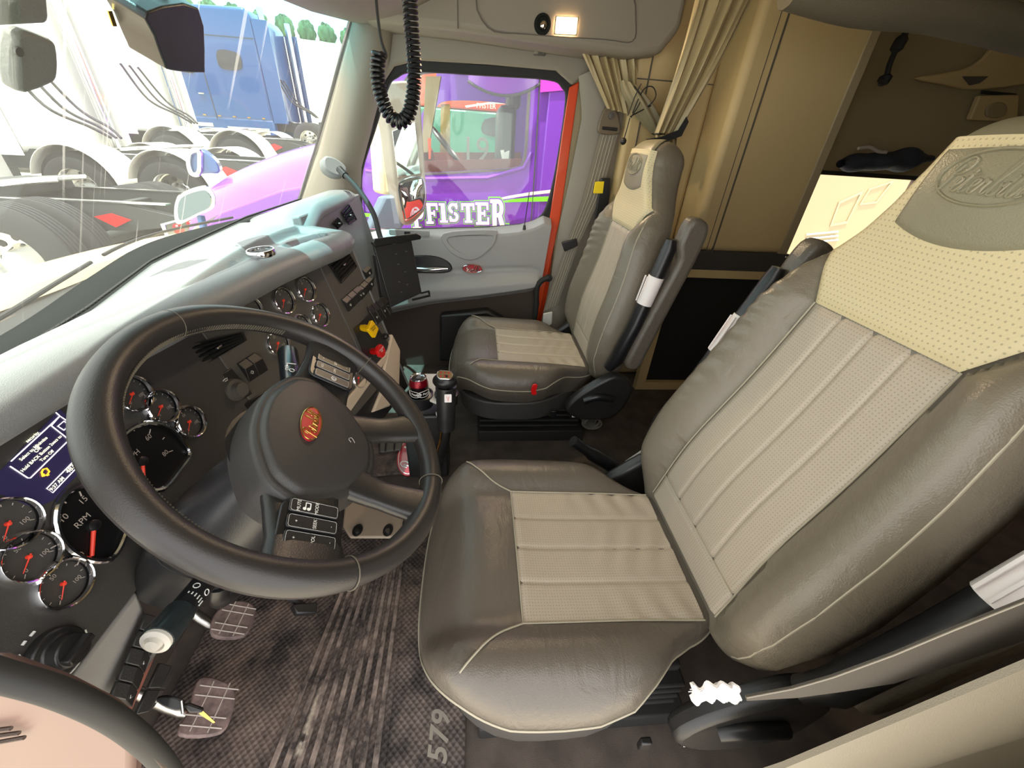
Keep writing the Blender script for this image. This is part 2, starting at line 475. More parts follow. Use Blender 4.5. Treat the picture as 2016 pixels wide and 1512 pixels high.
# windshield header: visor shelf
he = [ws_hit(*p) for p in ((330, -210), (430, -70), (520, 2), (590, 26), (650, 38), (692, 46), (702, 40))]
def head(u, v):
    k = u * (len(he) - 1); i = min(len(he) - 2, int(k)); p = he[i].lerp(he[i + 1], k - i)
    q = Vector((p.x + .05, .12, 1.62 + .05 * (1 - u)))
    r = p.lerp(q, v)
    r.z -= .035 * math.sin(math.pi * v) * (1 - .5 * u)
    if v == 0: r.z += .03
    return r
struct('trim_3', MB().grid(head, 30, 12), M['trim'])
struct('trim_4', MB().slab([(-.05, .40, 1.66), (2.14, .40, 1.66), (2.14, .10, 1.66), (-.05, .10, 1.66)], (0, 0, .30)), M['tandark'])

# far door -------------------------------------------------------------------
gl_px = [(763, 174), (780, 153), (820, 141), (960, 149), (1080, 157), (1107, 172), (1114, 202), (1096, 325), (1079, 398), (1062, 428), (1030, 441), (960, 447), (850, 450), (760, 452), (716, 452), (711, 400), (713, 335), (738, 255)]
gl = spline(pxs(gl_px, x=XD + .02), 4, closed=True)
door = struct('door_1', MB().frame(ring_scale(gl, (1.10, 1.13)), ring_scale(gl, (1.0, 1.0)), (.035, 0, 0)), M['rubber'], bevel=.008)
door['label'] = 'far side cab door with grey inner panel under the side window'
obj('window_glass', MB().slab([p + Vector((.012, 0, 0)) for p in gl], (.004, 0, 0)), M['pane'], door)
obj('painted_frame', MB().slab(pxs([(1121, 172), (1141, 160), (1104, 425), (1066, 600), (1046, 712), (1030, 712), (1050, 600), (1083, 425)], x=2.135), (.03, 0, 0)), M['orange'], door, bevel=.004)
obj('outer_skin', MB().slab([(2.185, y, z) for y, z in ((-.42, -.05), (.75, -.05), (.75, .76), (-.42, .80))], (.02, 0, 0)), M['orange'], door)
nm = MB(); add_text(nm, 'PFISTER', (2.206, .10, .55), (0, 1, 0), (0, 0, 1), .20, bold=.03)
obj('door_lettering', nm, M['white'], door, sm=False)
# inner panel: rounded upper ledge, flat field, soft armrest band, carpeted lower field
top_px = [(700, 455), (760, 456), (850, 455), (960, 452), (1025, 446), (1052, 438), (1072, 428), (1088, 434)]
bot_px = [(700, 640), (760, 620), (850, 600), (940, 590), (1000, 582), (1040, 576), (1056, 572), (1064, 568)]
tp = pxs(top_px, x=2.075); bp = pxs(bot_px, x=2.075)
def panel(u, v):
    k = u * 7; i = min(6, int(k)); a = tp[i].lerp(tp[i + 1], k - i); b = bp[i].lerp(bp[i + 1], k - i)
    p = a.lerp(b, v)
    s = 0
    s += .055 * (1 - smooth(0, .09, v))                    # the ledge rolls away to the glass
    s -= .004 * math.exp(-((v - (.52 + .30 * u ** 3)) / .02) ** 2) * -1
    s -= .035 * smooth(.60 + .25 * u ** 3, .78 + .15 * u ** 3, v)
    s += .05 * smooth(.90, 1, v)
    return Vector((p.x + s, p.y, p.z))
obj('inner_panel', MB().grid(panel, 44, 40), M['doorgrey'], door)
low = pxs([(700, 600), (850, 590), (1000, 572), (1060, 560), (1062, 600), (1040, 712), (842, 735), (720, 760)], x=2.10)
obj('lower_panel', MB().slab(low, (.02, 0, 0)), M['doorlow'], door, bevel=.006)
rim = MB()
pocket = pxs([(866, 622), (960, 612), (1010, 640), (1012, 700), (866, 712)], x=2.03)
obj('map_pocket', MB().slab(pocket, (.07, 0, 0)), M['black'], door, bevel=.012)
# pull cup
q = pxs([(876, 462), (968, 456), (975, 466), (968, 484), (940, 506), (915, 508), (886, 492)], x=2.066)
q = spline(q, 4, closed=True)
obj('pull_cup', MB().frame(ring_scale(q, (1.05, 1.10)), ring_scale(q, (.86, .74)), (.03, 0, 0)).slab(ring_scale(q, (.9, .8), .026), (.004, 0, 0)), M['doorgrey'], door, bevel=.006, seg=3)
# latch lever in its dark bowl
q = spline(pxs([(800, 508), (830, 503), (862, 506), (884, 517), (890, 531), (875, 538), (830, 538), (800, 536)], x=2.068), 4, closed=True)
bowl = obj('handle_recess', MB().slab(q, (.02, 0, 0)), M['satin'], door, bevel=.005)
obj('door_handle', MB().tube(pxs([(816, 528), (835, 530), (860, 530), (882, 529)], x=2.058), [.007, .013, .014, .006], 12), M['chrome'], bowl)
o = at(930, 529, x=2.062)
bad = obj('badge', MB().prism(oval(.105, .046), o, (0, -1, 0), (0, 0, 1), (1, 0, 0), .012), M['red'], door, bevel=.002)
s_ = MB(); s_.tube([o + Vector((-.001, -a, b)) for a, b in oval(.104, .045)], .0018, 6, closed=True)
add_script(s_, o + Vector((-.001, 0, 0)), (0, -1, 0), (0, 0, 1), .078, .0014)
obj('badge_script', s_, M['chrome'], bad)
# switches on the ledge and lock pin
o = at(806, 459, x=2.068)
sp = obj('switch_plate', MB().prism(rrect(.20, .028, .008), o, (0, -1, 0), (0, 0, 1), (1, 0, 0), .012), M['doorgrey'], door, bevel=.002)
obj('window_switch', MB().prism(rrect(.03, .014, .003), o + Vector((-.004, .01, 0)), (0, -1, 0), (0, 0, 1), (1, 0, 0), .008), M['black'], sp)
obj('lock_switch', MB().prism(rrect(.024, .018, .003), o + Vector((-.004, -.072, 0)), (0, -1, 0), (0, 0, 1), (1, 0, 0), .008), M['doorgrey'], sp)
o = at(1032, 452, x=2.09)
obj('lock_pin', MB().cyl(o, o + Vector((0, 0, .022)), .009, .006).cyl(o + Vector((0, 0, .02)), at(1042, 378, x=2.09), .0022, n=8), M['black'], door)

# trim above and behind the door ---------------------------------------------
up = [(690, 40), (900, 40), (1150, 60), (1190, 150), (1150, 150), (1128, 168), (1095, 138), (960, 126), (820, 118), (775, 130), (745, 175)]
struct('trim_5', MB().slab(pxs(up, x=2.115), (.03, 0, 0)), M['trim'], bevel=.012, seg=3)
# rear post of the door: shoulder-belt side
def post(u, v):
    a = [(1139, 150), (1146, 230), (1120, 360), (1102, 440), (1082, 560), (1050, 700)]
    b = [(1210, 120), (1238, 230), (1215, 360), (1190, 440), (1140, 560), (1090, 700)]
    k = v * 5; i = min(4, int(k))
    pa = at(*a[i], x=2.10).lerp(at(*a[i + 1], x=2.10), k - i); pb = at(*b[i], x=2.10).lerp(at(*b[i + 1], x=2.10), k - i)
    p = pa.lerp(pb, u); p.x -= .03 * math.sin(math.pi * u) ** .6
    return p
struct('trim_6', MB().grid(post, 12, 24), M['trim'])
# overhead console along the far side
oc = [(-.78, 1.60), (-.72, 1.52), (-.60, 1.505), (.08, 1.535), (.40, 1.54), (.52, 1.60), (.52, 1.97), (-.78, 1.97)]
cons = struct('trim_7', MB().slab([(1.93, a, b) for a, b in oc], (.21, 0, 0)), M['trim'], bevel=.025, seg=4)
obj('console_seam', MB().box((1.929, .075, 1.75), (.004, .004, .42)), M['seam_dark'], cons)
q = spline(pxs([(1150, -40), (1240, -20), (1253, 40), (1246, 82), (1190, 78), (1040, 68), (960, 55), (950, -20)], x=1.925), 4, closed=True)
obj('console_cover', MB().frame(ring_scale(q, (1.0, 1.0)), ring_scale(q, (.985, .965)), (.01, 0, 0)), M['seam_dark'], cons)

# side wall of the closet behind the far seat ---------------------------------
XC = 1.83
def cw(l): return pxs(l, x=XC)
clos = struct('wall_closet', MB().slab([(XC, -1.02, .80), (XC, -1.53, .80), (XC, -1.53, 1.97), (XC, -1.02, 1.97)], (.30, 0, 0)), M['tan'], bevel=.03, seg=4)
obj('edge_strip', MB().box((XC + .01, -1.495, 1.38), (.028, .045, 1.16)), M['tandark'], clos, bevel=.006)
obj('closet_seam', MB().box((XC, -1.10, 1.38), (.003, .003, 1.16)).box((XC, -1.13, 1.38), (.006, .007, 1.16)), M['seam_dark'], clos)
obj('rail', MB().box((XC + .03, -1.27, .758), (.07, .53, .090)), M['darkgrey'], clos, bevel=.004)
obj('rail_end', MB().box((XC + .0, -1.525, .79), (.02, .03, .012)).box((XC + .0, -1.525, .725), (.02, .03, .014)), M['chrome'], clos, bevel=.003)
lo = struct('wall_bunk', MB().frame([(XC, a, b) for a, b in ((-.93, 0), (-1.62, 0), (-1.62, .725), (-.93, .725))], [(XC, a, b) for a, b in ((-.985, .05), (-1.53, .05), (-1.53, .67), (-.985, .67))], (.04, 0, 0)), M['tan'], bevel=.006)
obj('net_pocket', MB().slab([(XC + .035, -.96, .03), (XC + .035, -1.55, .03), (XC + .035, -1.55, .70), (XC + .035, -.96, .70)], (.02, 0, 0)), M['net'], lo)
# quilted wall panels between the door post and the closet
wp = struct('wall_side_panel', MB().slab([(2.02, -.66, .0), (2.02, -1.02, .0), (2.02, -1.02, 1.97), (2.02, -.66, 1.97)], (.10, 0, 0)), M['tan'], bevel=.02, seg=3)
obj('panel_seam', MB().box((2.018, -.84, 1.45), (.004, .34, .004)).box((2.018, -.72, 1.0), (.006, .006, 1.9)), M['seam_dark'], wp)

# sleeper ---------------------------------------------------------------------
struct('trim_8', MB().tube(spline([at(1560, -30, x=1.5), at(1700, 8, x=1.5), at(1850, 22, x=1.5), at(2016, 62, x=1.5), at(2200, 110, x=1.5)], 4), .055, 14), M['roofgrey'])

# cowl between the foot of the glass and the hood
struct('trim_13', MB().grid(lambda u, v: Vector((lerp(-.04, 2.14, u), lerp(wsb(lerp(-.04, 2.14, u)) - .02, 1.10, v), lerp(.872, .80, v))), 30, 4, thick=(0, 0, -.02)), M['rubber'])

# near A pillar, unseen past the left edge, added to shade the floor
struct('trim_14', MB().slab([(-.14, .72, .80), (.085, .735, .80), (.085, .70, .92), (.085, .30, 1.70), (-.14, .28, 1.70), (-.14, .68, .92)], (0, .07, .03)), M['trim'], bevel=.02)

vs_ = thing('sun_blocker', 'unseen panel added above the view to keep sun off the steering wheel', 'sun blocker', (.47, .42, 1.56))  # added out of view to block sun from the wheel and floor
obj('blocker_pad', MB().slab([(.02, .26, 1.56), (.90, .26, 1.56), (.90, .56, 1.47), (.02, .56, 1.47)], (0, .006, .02)), M['trim'], vs_, bevel=.008)
obj('blocker_rod', MB().cyl((.02, .24, 1.575), (.95, .24, 1.575), .007).cyl((.2, .24, 1.575), (.2, .24, 1.66), .006).cyl((.8, .24, 1.575), (.8, .24, 1.66), .006), M['black'], vs_)
# ================================================================ the two air-sprung seats (one builder, second one copied)
# local axes: x across the seat, y towards the windshield (0 = fold between cushion and back), z from the floor
CW = [(-.05, .205), (0, .205), (.06, .212), (.11, .230), (.16, .268), (.21, .300), (.28, .316), (.34, .318), (.44, .318), (.52, .308), (.62, .300)]
YB, YF = -.05, .605
def cush_top(x, y):
    a = abs(x)
    z = .372 + .030 * y / .6
    z += .034 * smooth(.15, .22, a) * smooth(.02, .2, y) - .050 * smooth(.24, .34, a)
    z -= .075 * smooth(.50, .64, y) ** 1.3
    z += .014 * math.exp(-((y - .46) / .07) ** 2) * smooth(.2, .05, a)
    return z
def squircle(a, b, n=4.2):
    m = max(abs(a), abs(b))
    if m < 1e-6: return 0, 0, 0
    k = m / ((abs(a) ** n + abs(b) ** n) ** (1 / n))
    return a * k, b * k, m
def cush_pt(a, b, off=0.0):
    sx, sy, r = squircle(a, b)
    if r > 1e-6: ux, uy = sx / r, sy / r
    else: ux = uy = 0
    T = .80
    if r <= T: f = r / T * .93; d = 0
    else:
        th = (r - T) / (1 - T) * 2.2
        if th < 1.35: f = .93 + .07 * math.sin(th / 1.35 * math.pi / 2); d = .05 * (1 - math.cos(th / 1.35 * math.pi / 2))
        else: f = 1 - .10 * (th - 1.35) / .85; d = .05 + .085 * (th - 1.35) / .85
    fx, fy = ux * f, uy * f
    y = (YB + YF) / 2 + fy * (YF - YB) / 2
    # the front edge bows forward in the middle
    x = fx * pw(CW, y)
    y += .02 * (1 - (x / .3) ** 2) * max(0, fy)
    return Vector((x, y, cush_top(x, y) - d))
# back: x across, v up along the back, n towards the front
BWID = [(-.04, .235), (.0, .262), (.05, .282), (.12, .296), (.22, .300), (.34, .292), (.46, .278), (.56, .262), (.64, .240), (.70, .210), (.74, .178), (.79, .148), (.84, .130), (.90, .118), (.93, .112)]
VTOP = .925
def bins(v): return pw([(0, .168), (.07, .166), (.35, .152), (.60, .138), (.705, .204), (.72, .21)], v)
def back_n(u, v, w):
    a = abs(u)
    i = min(bins(v), w * .9) if v < .70 else w * .98
    bol = 0; fold = 0
    if v < .74:
        t = (a - i - .008) / max(1e-3, (w - i))
        if t > .12: fold = .0021 * math.sin(v * 165 + a * 60 + 2.2 * math.sin(v * 23)) * smooth(.12, .45, t) * smooth(.26, .44, v) * (1 - smooth(.60, .70, v)) * (1 if u > 0 else 0)
        if t > 0: bol = .058 * math.sin(math.pi * min(1, t * .78 + .06)) * smooth(-.06, .10, v) * (1 - smooth(.55, .73, v) * .85)
    n = .018 * math.exp(-((v - .2) / .16) ** 2) + bol + fold
    n += .028 * smooth(.68, .84, v) * math.exp(-(u / .16) ** 2)
    return n
def topshape(v):
    t = min(1, max(0, (v - (VTOP - .07)) / .07)); return math.sqrt(max(0, 1 - t * t))
def back_ring(v, N=56):
    w = pw(BWID, v); T = .115
    sh = topshape(v); top = 1 - sh
    out = []
    for k in range(N + 1):
        a = -1 + 2 * k / N
        u = w * math.copysign(abs(a) ** .92, a); e = max(0, (abs(a) - .72) / .28)
        n = back_n(u, v, w) - .055 * (1 - math.sqrt(max(0, 1 - e * e)))
        u *= .6 + .4 * sh
        n = lerp(-T / 2 + .02, n, sh if top > 0 else 1)
        out.append(Vector((u, n, v)))
    for k in range(N - 1, 0, -1):
        a = -1 + 2 * k / N
        u = w * .985 * a; e = max(0, (abs(a) - .6) / .4)
        n = -T + .05 * (1 - math.sqrt(max(0, 1 - e * e)))
        u *= .6 + .4 * sh
        n = lerp(-T / 2 + .02, n, sh if top > 0 else 1)
        out.append(Vector((u, n, v)))
    return out

def make_seat(loc, label, rec):
    t = thing('air_ride_seat', label, 'seat', loc, 'seats of the truck cab')
    L = dict(local=True)
    # ---- cushion
    NG = 44
    c = MB().grid(lambda i, j: cush_pt(-1 + 2 * i, -1 + 2 * j), NG, NG)
    cu = obj('seat_cushion', c, M['bolster'], t, ang=60, **L)
    IW, I0, I1 = .168, .02, .405
    def ins(i, j):
        x = (-1 + 2 * i) * IW; y = lerp(I0, I1, j)
        z = cush_top(x, y) + .0055
        for s in (-.084, 0, .084): z -= .0042 * math.exp(-((x - s) / .0045) ** 2)
        ed = min((IW - abs(x)) / .012, (I1 - y) / .012, 1); z -= .0048 * (1 - max(0, ed))
        z += .0022 * math.sin(y * 105 + x * 14 + 2 * math.sin(x * 23)) * smooth(.34, .1, y) * math.cos(x * 19)
        return (Vector((x, y, z)), (x, y))
    obj('seat_insert', MB().grid(ins, 80, 60), M['insert'], t, ang=None, **L)
    pip = MB()
    def line(l, r=.0018, up=.003): pip.tube([Vector((x, y, cush_top(x, y) + up)) for x, y in [(p.x, p.y) for p in spline([(a, b, 0) for a, b in l], 8)]], r, 6)
    for s in (-1, 1):
        line([(s * IW, I1), (s * (IW - .001), .2), (s * IW, I0)], .0018)
        line([(s * IW, I1), (s * .195, .46), (s * .255, .525)], .002)
    pip.tube([Vector((x, I1, cush_top(x, I1) + .003)) for x in [(-1 + k / 15) * IW for k in range(31)]], .0018, 6)
    # welt round the flank
    ringpts = []
    for k in range(160):
        q = k / 160 * 4; s = int(q); f = -1 + 2 * (q - s); R = .905
        a, b = ((f, 1), (1, -f), (-f, -1), (-1, f))[s]
        ringpts.append(cush_pt(a * R, b * R))
    pip.tube(ringpts, .0024, 6, closed=True)
    obj('cushion_piping', pip, M['seam'], cu, **L)
    # ---- pan, suspension, controls
    pan = MB()
    pl = [cush_pt(a * 1.0, b * 1.0) for a, b in [(-1 + 2 * k / 12, 1) for k in range(12)] + [(1, 1 - 2 * k / 12) for k in range(12)] + [(1 - 2 * k / 12, -1) for k in range(12)] + [(-1, -1 + 2 * k / 12) for k in range(12)]]
    n = len(pl); P0 = [Vector((p.x * 1.02, p.y * .995, .262)) for p in pl]; P1 = [Vector((p.x * 1.0, p.y * .975, .168)) for p in pl]
    pan.add(P0 + P1, [(i, (i + 1) % n, n + (i + 1) % n, n + i) for i in range(n)] + [tuple(range(n)), tuple(range(n, 2 * n))[::-1]])
    pn = obj('seat_pan', pan, M['darkgrey'], t, bevel=.006, **L)
    sus = MB().box((0, .24, .03), (.46, .50, .06)).box((0, .24, .12), (.36, .44, .15))
    for z in (.075, .105, .135, .165): sus.box((0, .25, z), (.42, .47, .012))
    obj('suspension_base', sus, M['rubber'], t, bevel=.006, **L)
    for s in (-1, 1):
        X = s * .312
        obj('seat_rocker', MB().box((X + s * .003, .20 + .03 * s, .225), (.012, .022, .036)), M['satin'], pn, bevel=.003, **L)
        obj('seat_rocker', MB().box((X + s * .002, .115 + .03 * s, .225), (.012, .022, .040)), M['satin'], pn, bevel=.003, **L)
        mk = MB(); add_text(mk, '+', (X + s * .0095, .115 + .03 * s, .238), (0, -s, 0) if s < 0 else (0, 1, 0), (0, 0, 1), .02)
        mk.box((X + s * .009, .118 + .03 * s, .222), (.0015, .003, .02)).box((X + s * .009, .112 + .03 * s, .213), (.0015, .012, .003))
        obj('rocker_mark', mk, M['white'], pn, sm=False, **L)
        # hinge shield between cushion and back
        q = spline([Vector((s * .275, .07, .33)), Vector((s * .28, -.06, .42)), Vector((s * .28, -.15, .36)), Vector((s * .285, -.10, .22)), Vector((s * .285, .04, .20)), Vector((s * .28, .12, .25))], 5, closed=True)
        sh = obj('hinge_shield', MB().slab(q, (s * .045, 0, 0)), M['black'], t, bevel=.014, seg=3, **L)
        obj('recline_handle', MB().tube(spline([(s * .325, .05, .30), (s * .332, .0, .325), (s * .332, -.07, .315)], 5), .016, 10), M['satin'], sh, **L)
    # ---- back (leans about the fold)
    bk = MB(); V = [-.035 + k * (VTOP - .07 + .035) / 150 for k in range(150)] + [VTOP - .07 + .07 * math.sin(k / 26 * math.pi / 2) for k in range(27)]
    rings = [back_ring(min(v, VTOP - .0004)) for v in V]; m = len(rings[0])
    bk.add([p for r in rings for p in r], [(i * m + k, i * m + (k + 1) % m, (i + 1) * m + (k + 1) % m, (i + 1) * m + k) for i in range(176) for k in range(m)] + [tuple(range(m))[::-1], tuple(176 * m + k for k in range(m))])
    b = obj('backrest', bk, M['bolster_lit'], t, ang=70, **L)
    b.location = (0, -.005, .385); b.rotation_euler = (rec, 0, 0)
    def bsurf(u, v, up=0): return Vector((u, back_n(u, v, pw(BWID, v)) + up, v))
    def bin_(i, j):
        v = lerp(.0, .60, j); wd = bins(v) - .002; u = (-1 + 2 * i) * wd
        n = back_n(min(abs(u), wd - .004), v, pw(BWID, v)) + .007
        if v > .07:
            for s in (-.5, 0, .5): n -= .0050 * math.exp(-((u - s * wd) / .0045) ** 2)
        n -= .0045 * math.exp(-((v - .072) / .005) ** 2)
        ed = min((wd - abs(u)) / .012, (.60 - v) / .014, 1); n -= .0060 * (1 - max(0, ed))
        return (Vector((u, n, v)), (u, v))
    obj('backrest_insert', MB().grid(bin_, 84, 76), M['insert'], b, ang=None, **L)
    def upp(i, j):
        v = lerp(.60, .885, j); wd = bins(v) - .002 if v < .70 else min(.204, pw(BWID, v) * .90)
        u = (-1 + 2 * i) * wd
        n = back_n(u * .97, v, pw(BWID, v)) + .0105
        e = max(0, (abs(u) / pw(BWID, v) - .72) / .28); n -= .055 * (1 - math.sqrt(max(0, 1 - e * e)))
        ed = min((wd - abs(u)) / .010, (v - .60) / .014, 1); n -= .006 * (1 - max(0, ed))
        return (Vector((u, n, v)), (u, v))
    obj('upper_panel', MB().grid(upp, 48, 44), M['cream'], b, ang=None, **L)
    # headrest pad wraps over the top
    def pad(i, j):
        a = -1 + 2 * i
        v = lerp(.735 + .022 * (1 - abs(a) ** 2) * -1 + .02, VTOP - .0015, math.sin(j * math.pi / 2)); wd = lerp(.106, .096, j) * (1 - .05 * (1 - j))
        u = a * wd; w = pw(BWID, min(v, .92)); e = max(0, (abs(u) / w - .72) / .28)
        shk = topshape(v); top = 1 - shk
        n = back_n(u, v, w) + .012 * (1 - .6 * smooth(.85, 1, j)) - .050 * (1 - math.sqrt(max(0, 1 - e * e)))
        n = lerp(-.03, n, shk); u *= .6 + .4 * shk
        if min(1 - abs(a), j, ) < .03: n -= .008
        return Vector((u, n, v + .007 * top))
    hp = obj('headrest_pad', MB().grid(pad, 30, 30), M['headpad'], b, ang=None, **L)
    def hs(a, c, up=.0125): 
        u, v = a, .832 + c; return Vector((u, back_n(u, v, pw(BWID, v)) + up - .050 * (1 - math.sqrt(max(0, 1 - max(0, (abs(u) / pw(BWID, v) - .72) / .28) ** 2))), v))
    em = MB(); em.tube([hs(p[0], p[1]) for p in oval(.140, .072, 40)], .0022, 6, closed=True)
    add_script(em, (0, 0, 0), (-1, 0, 0), (0, 0, 1), .112, .0019, surf=lambda a, c: hs(a * -1, c) if False else hs(-a, c))
    obj('embossed_emblem', em, M['headpad'], hp, **L)
    wl = MB()
    for s in (-1, 1):
        wl.tube([bsurf(s * (pw(BWID, v) * .93), v, .012 - .02) + Vector((0, -.012, 0)) for v in [-.02 + .70 * k / 30 for k in range(31)]], .0024, 6)
        wl.tube([Vector((s * bins(v), back_n(bins(v), v, pw(BWID, v)) + .004, v)) for v in [.6 * k / 20 for k in range(21)]], .0017, 6)
    wl.tube([Vector((u, back_n(u, .072, pw(BWID, .07)) + .005, .072)) for u in [(-1 + k / 10) * .16 for k in range(21)]], .0016, 6)
    obj('backrest_piping', wl, M['seam'], b, **L)
    # arm rests, folded up alongside the back
    for s in (-1, 1):
        X = s * .335
        q = [(.70, -.07), (.715, -.105), (.69, -.145), (.60, -.150), (.40, -.135), (.20, -.120), (.13, -.115), (.105, -.085), (.13, -.05), (.22, -.052), (.40, -.070), (.56, -.086), (.62, -.065)]
        q = spline([(X - .03, n, v) for v, n in q], 4, closed=True)
        a = obj('armrest', MB().slab(q, (.06, 0, 0)), M['bolster'], b, bevel=.018, seg=4, **L)
        sl = MB(); sl.tube([(X, -.045, .63), (X, -.050, .60), (X, -.040, .30), (X, -.02, .13), (X - s * .015, -.01, .08)], [.016, .024, .026, .027, .02], 18)
        obj('armrest_sleeve', sl, M['satin'], a, **L)
        lb = MB(); lb.tube([(X, -.046, .495), (X, -.041, .385)], .0272, 18)
        for d in (-.009, .009): lb.box((X + d - s * .004, -.013, .44), (.004, .004, .10))
        obj('adjuster_label', lb, M['label'], a, **L)
    return t
drv = make_seat((.548, -.50, 0), 'large grey leather seat nearest, its perforated cream back filling the right', math.radians(16.5))
pas = dup(drv, (1.612, -.50, 0), 'grey leather seat beside the far door, smaller in view')
for ch in pas.children:
    if ch.name.startswith('backrest') : ch.rotation_euler = (math.radians(8.5), 0, 0); ch.scale = (1, 1, .925)
o = at(1051, 766, x=1.292)
rtab = obj('release_tab', MB().slab(spline([o + Vector((0, a, b)) for a, b in ((-.012, .022), (.004, .024), (.012, .0), (.006, -.022), (-.012, -.02), (-.008, 0))], 3, closed=True), (-.008, 0, 0)), M['redknob'], label='red release tab on the cushion flank')
rtab.parent = pas; rtab.location = -pas.location
M['stack'] = mat('stack_trim_cream', (206, 190, 168), .45)
# ================================================================ dashboard
class Plane:
    """a flat facia: hit() reads a pixel onto it; ex to the right, ey up, n towards the driver"""
    def __init__(s, p, n, ex):
        s.p = Vector(p); s.n = Vector(n).normalized(); ex = Vector(ex); s.ex = (ex - s.n * ex.dot(s.n)).normalized(); s.ey = s.n.cross(s.ex)
    def hit(s, a, b, lift=0.0): return on_plane(a, b, s.p + s.n * lift, s.n)
PCL = Plane((.4, .54, .70), (0, -1, .25), (1, 0, 0))
PCE = Plane((1.3, .44, .83), (-.25, -1, .25), (1, 0, 0))
PPA = Plane((1.95, .555, .93), (-.05, -1, .21), (1, 0, 0))
PLO = Plane((.3, .512, .55), (0, -1, 0), (1, 0, 0))

dash = thing('dashboard', 'grey padded dashboard with dark instrument facia running under the windshield', 'dashboard', (1.05, .80, 0))
TS = [(.10, .53), (.30, .566), (.47, .607), (.67, .654), (.95, .741), (1.06, .757), (1.52, .806), (1.87, .802), (2.06, .80)]
LY = [(.10, .515), (.30, .495), (.47, .488), (.60, .468), (.74, .447), (.90, .425), (1.06, .396), (1.2, .388), (1.32, .398), (1.45, .428)]
LZ = [(.10, .895), (.3, .905), (.47, .905), (.74, .905), (.9, .905), (1.06, .900), (1.25, .880), (1.45, .855)]
def tray(x, y):
    """how deep the coin tray and pen slot are sunk into the pad"""
    if x < .66 or x > 1.41: return 0
    up = lerp(.505, .590, (x - .69) / .71); lo_ = pw([(.69, .500), (.945, .478), (1.36, .488)], x)
    d = min((up - y) / .014, (y - lo_) / .012, (1.385 - x) / .02, 1)
    t = .022 * smooth(0, 1, d)
    s = min((x - 1.0) / .03, (1.29 - x) / .03, 1); c = lerp(.458, .452, (x - 1.0) / .28)
    if s > 0: t = max(t, .017 * s * smooth(.013, .007, abs(y - c)))
    return t
def pad_top(x, y):
    ys = pw(TS, x); yl = pw(LY, x); zl = pw(LZ, x); t = (ys - y) / (ys - yl - .045)
    return lerp(.915, zl + .05, smooth(0, 1, t * .9 + .05)) + (.030 + .022 * smooth(.2, .9, x) - .02 * smooth(1.25, 1.45, x)) * math.sin(math.pi * t) * .35
def pad(u, v):
    x = lerp(.10, 1.45, u); ys = pw(TS, x); yl = pw(LY, x); zl = pw(LZ, x)
    crest = .030 + .022 * smooth(.2, .9, x) - .02 * smooth(1.25, 1.45, x)
    if v < .72:
        t = v / .72; y = lerp(ys, yl + .045, t)
        z = lerp(.915, zl + .05, smooth(0, 1, t * .9 + .05)) + crest * math.sin(math.pi * t) * .35
        z -= tray(x, y)
    else:
        a = (v - .72) / .28 * math.radians(130)
        r = .045; y = yl + .045 - r * math.sin(a) * 1.0; z = zl + .05 - .05 * (1 - math.cos(a)) * .72
    return Vector((x, y, z))
obj('top_pad', MB().grid(pad, 190, 96), M['dashpad'], dash, ang=60)
def pad2(u, v):
    x = lerp(1.30, 2.06, u); ys = pw(TS, x); yl = .555; zl = .935
    if v < .7:
        t = v / .7; y = lerp(ys, yl + .035, t); z = lerp(.915, zl + .035, smooth(0, 1, t)) + .012 * math.sin(math.pi * t)
    else:
        a = (v - .7) / .3 * math.pi * .6; y = yl + .035 - .035 * math.sin(a); z = zl + .035 - .030 * (1 - math.cos(a))
    return Vector((x, y, z - .02 * smooth(1.98, 2.06, x) - .07 * (1 - smooth(1.34, 1.58, x))))
obj('passenger_top_pad', MB().grid(pad2, 40, 40), M['dashpad'], dash, ang=60)
# dark defroster strip between the pad and the glass, with the stitched pad edge
def strip(u, v):
    x = lerp(.02, 2.06, u)
    return Vector((x, lerp(wsb(x) - .002, pw(TS, x) - .004, v), lerp(.880, .908, v) + .006 * math.sin(math.pi * v)))
st = obj('defroster_strip', MB().grid(strip, 50, 8), M['dashdark'], dash)
sm_ = MB()
for k in range(150):
    x = .14 + k * (2.0 - .14) / 150; y = pw(TS, x); y2 = pw(TS, x + .008)
    sm_.tube([(x, y + .008, .918), (x + .0085, y2 - .004, .925)], .0026, 5)
obj('pad_stitching', sm_, M['rubber'], st)

# facia panels
def facia(P, px, name, m, d=.02, bevel=.003, lift=0.0, parent=dash):
    return obj(name, MB().slab([P.hit(a, b, lift) for a, b in px], -P.n * d), m, parent, bevel=bevel)
def quad3(pts, name, m, n, d=.02, bevel=.003, parent=dash): return obj(name, MB().slab(pts, -Vector(n) * d), m, parent, bevel=bevel)
cl = lambda x, z: Vector((x, .54 + .25 * (z - .70), z))
ce = lambda x, z: Vector((x, .44 + .25 * (z - .83) - .25 * (x - 1.3), z))
clus = quad3([cl(.13, .59), cl(.78, .59), cl(.80, .93), cl(.13, .93)], 'instrument_panel', M['darkgrey'], PCL.n)
cen = quad3([ce(.78, .40), ce(1.20, .40), ce(1.20, .90), ce(.78, .91)], 'gauge_panel', M['charcoal'], PCE.n)
swp = quad3([ce(1.203, .42), ce(1.40, .42), ce(1.40, .875), ce(1.203, .895)], 'centre_stack', M['charcoal'], PCE.n, bevel=.006)
quad3([ce(1.403, .30), ce(1.403, .88), Vector((1.44, .53, .90)), Vector((1.44, .53, .30))], 'stack_side', M['dashpad'], (1, 0, 0), .015)
quad3([ce(.80, .30), ce(1.40, .30), ce(1.40, .41), ce(.80, .41)], 'stack_lower', M['black'], PCE.n, .03)
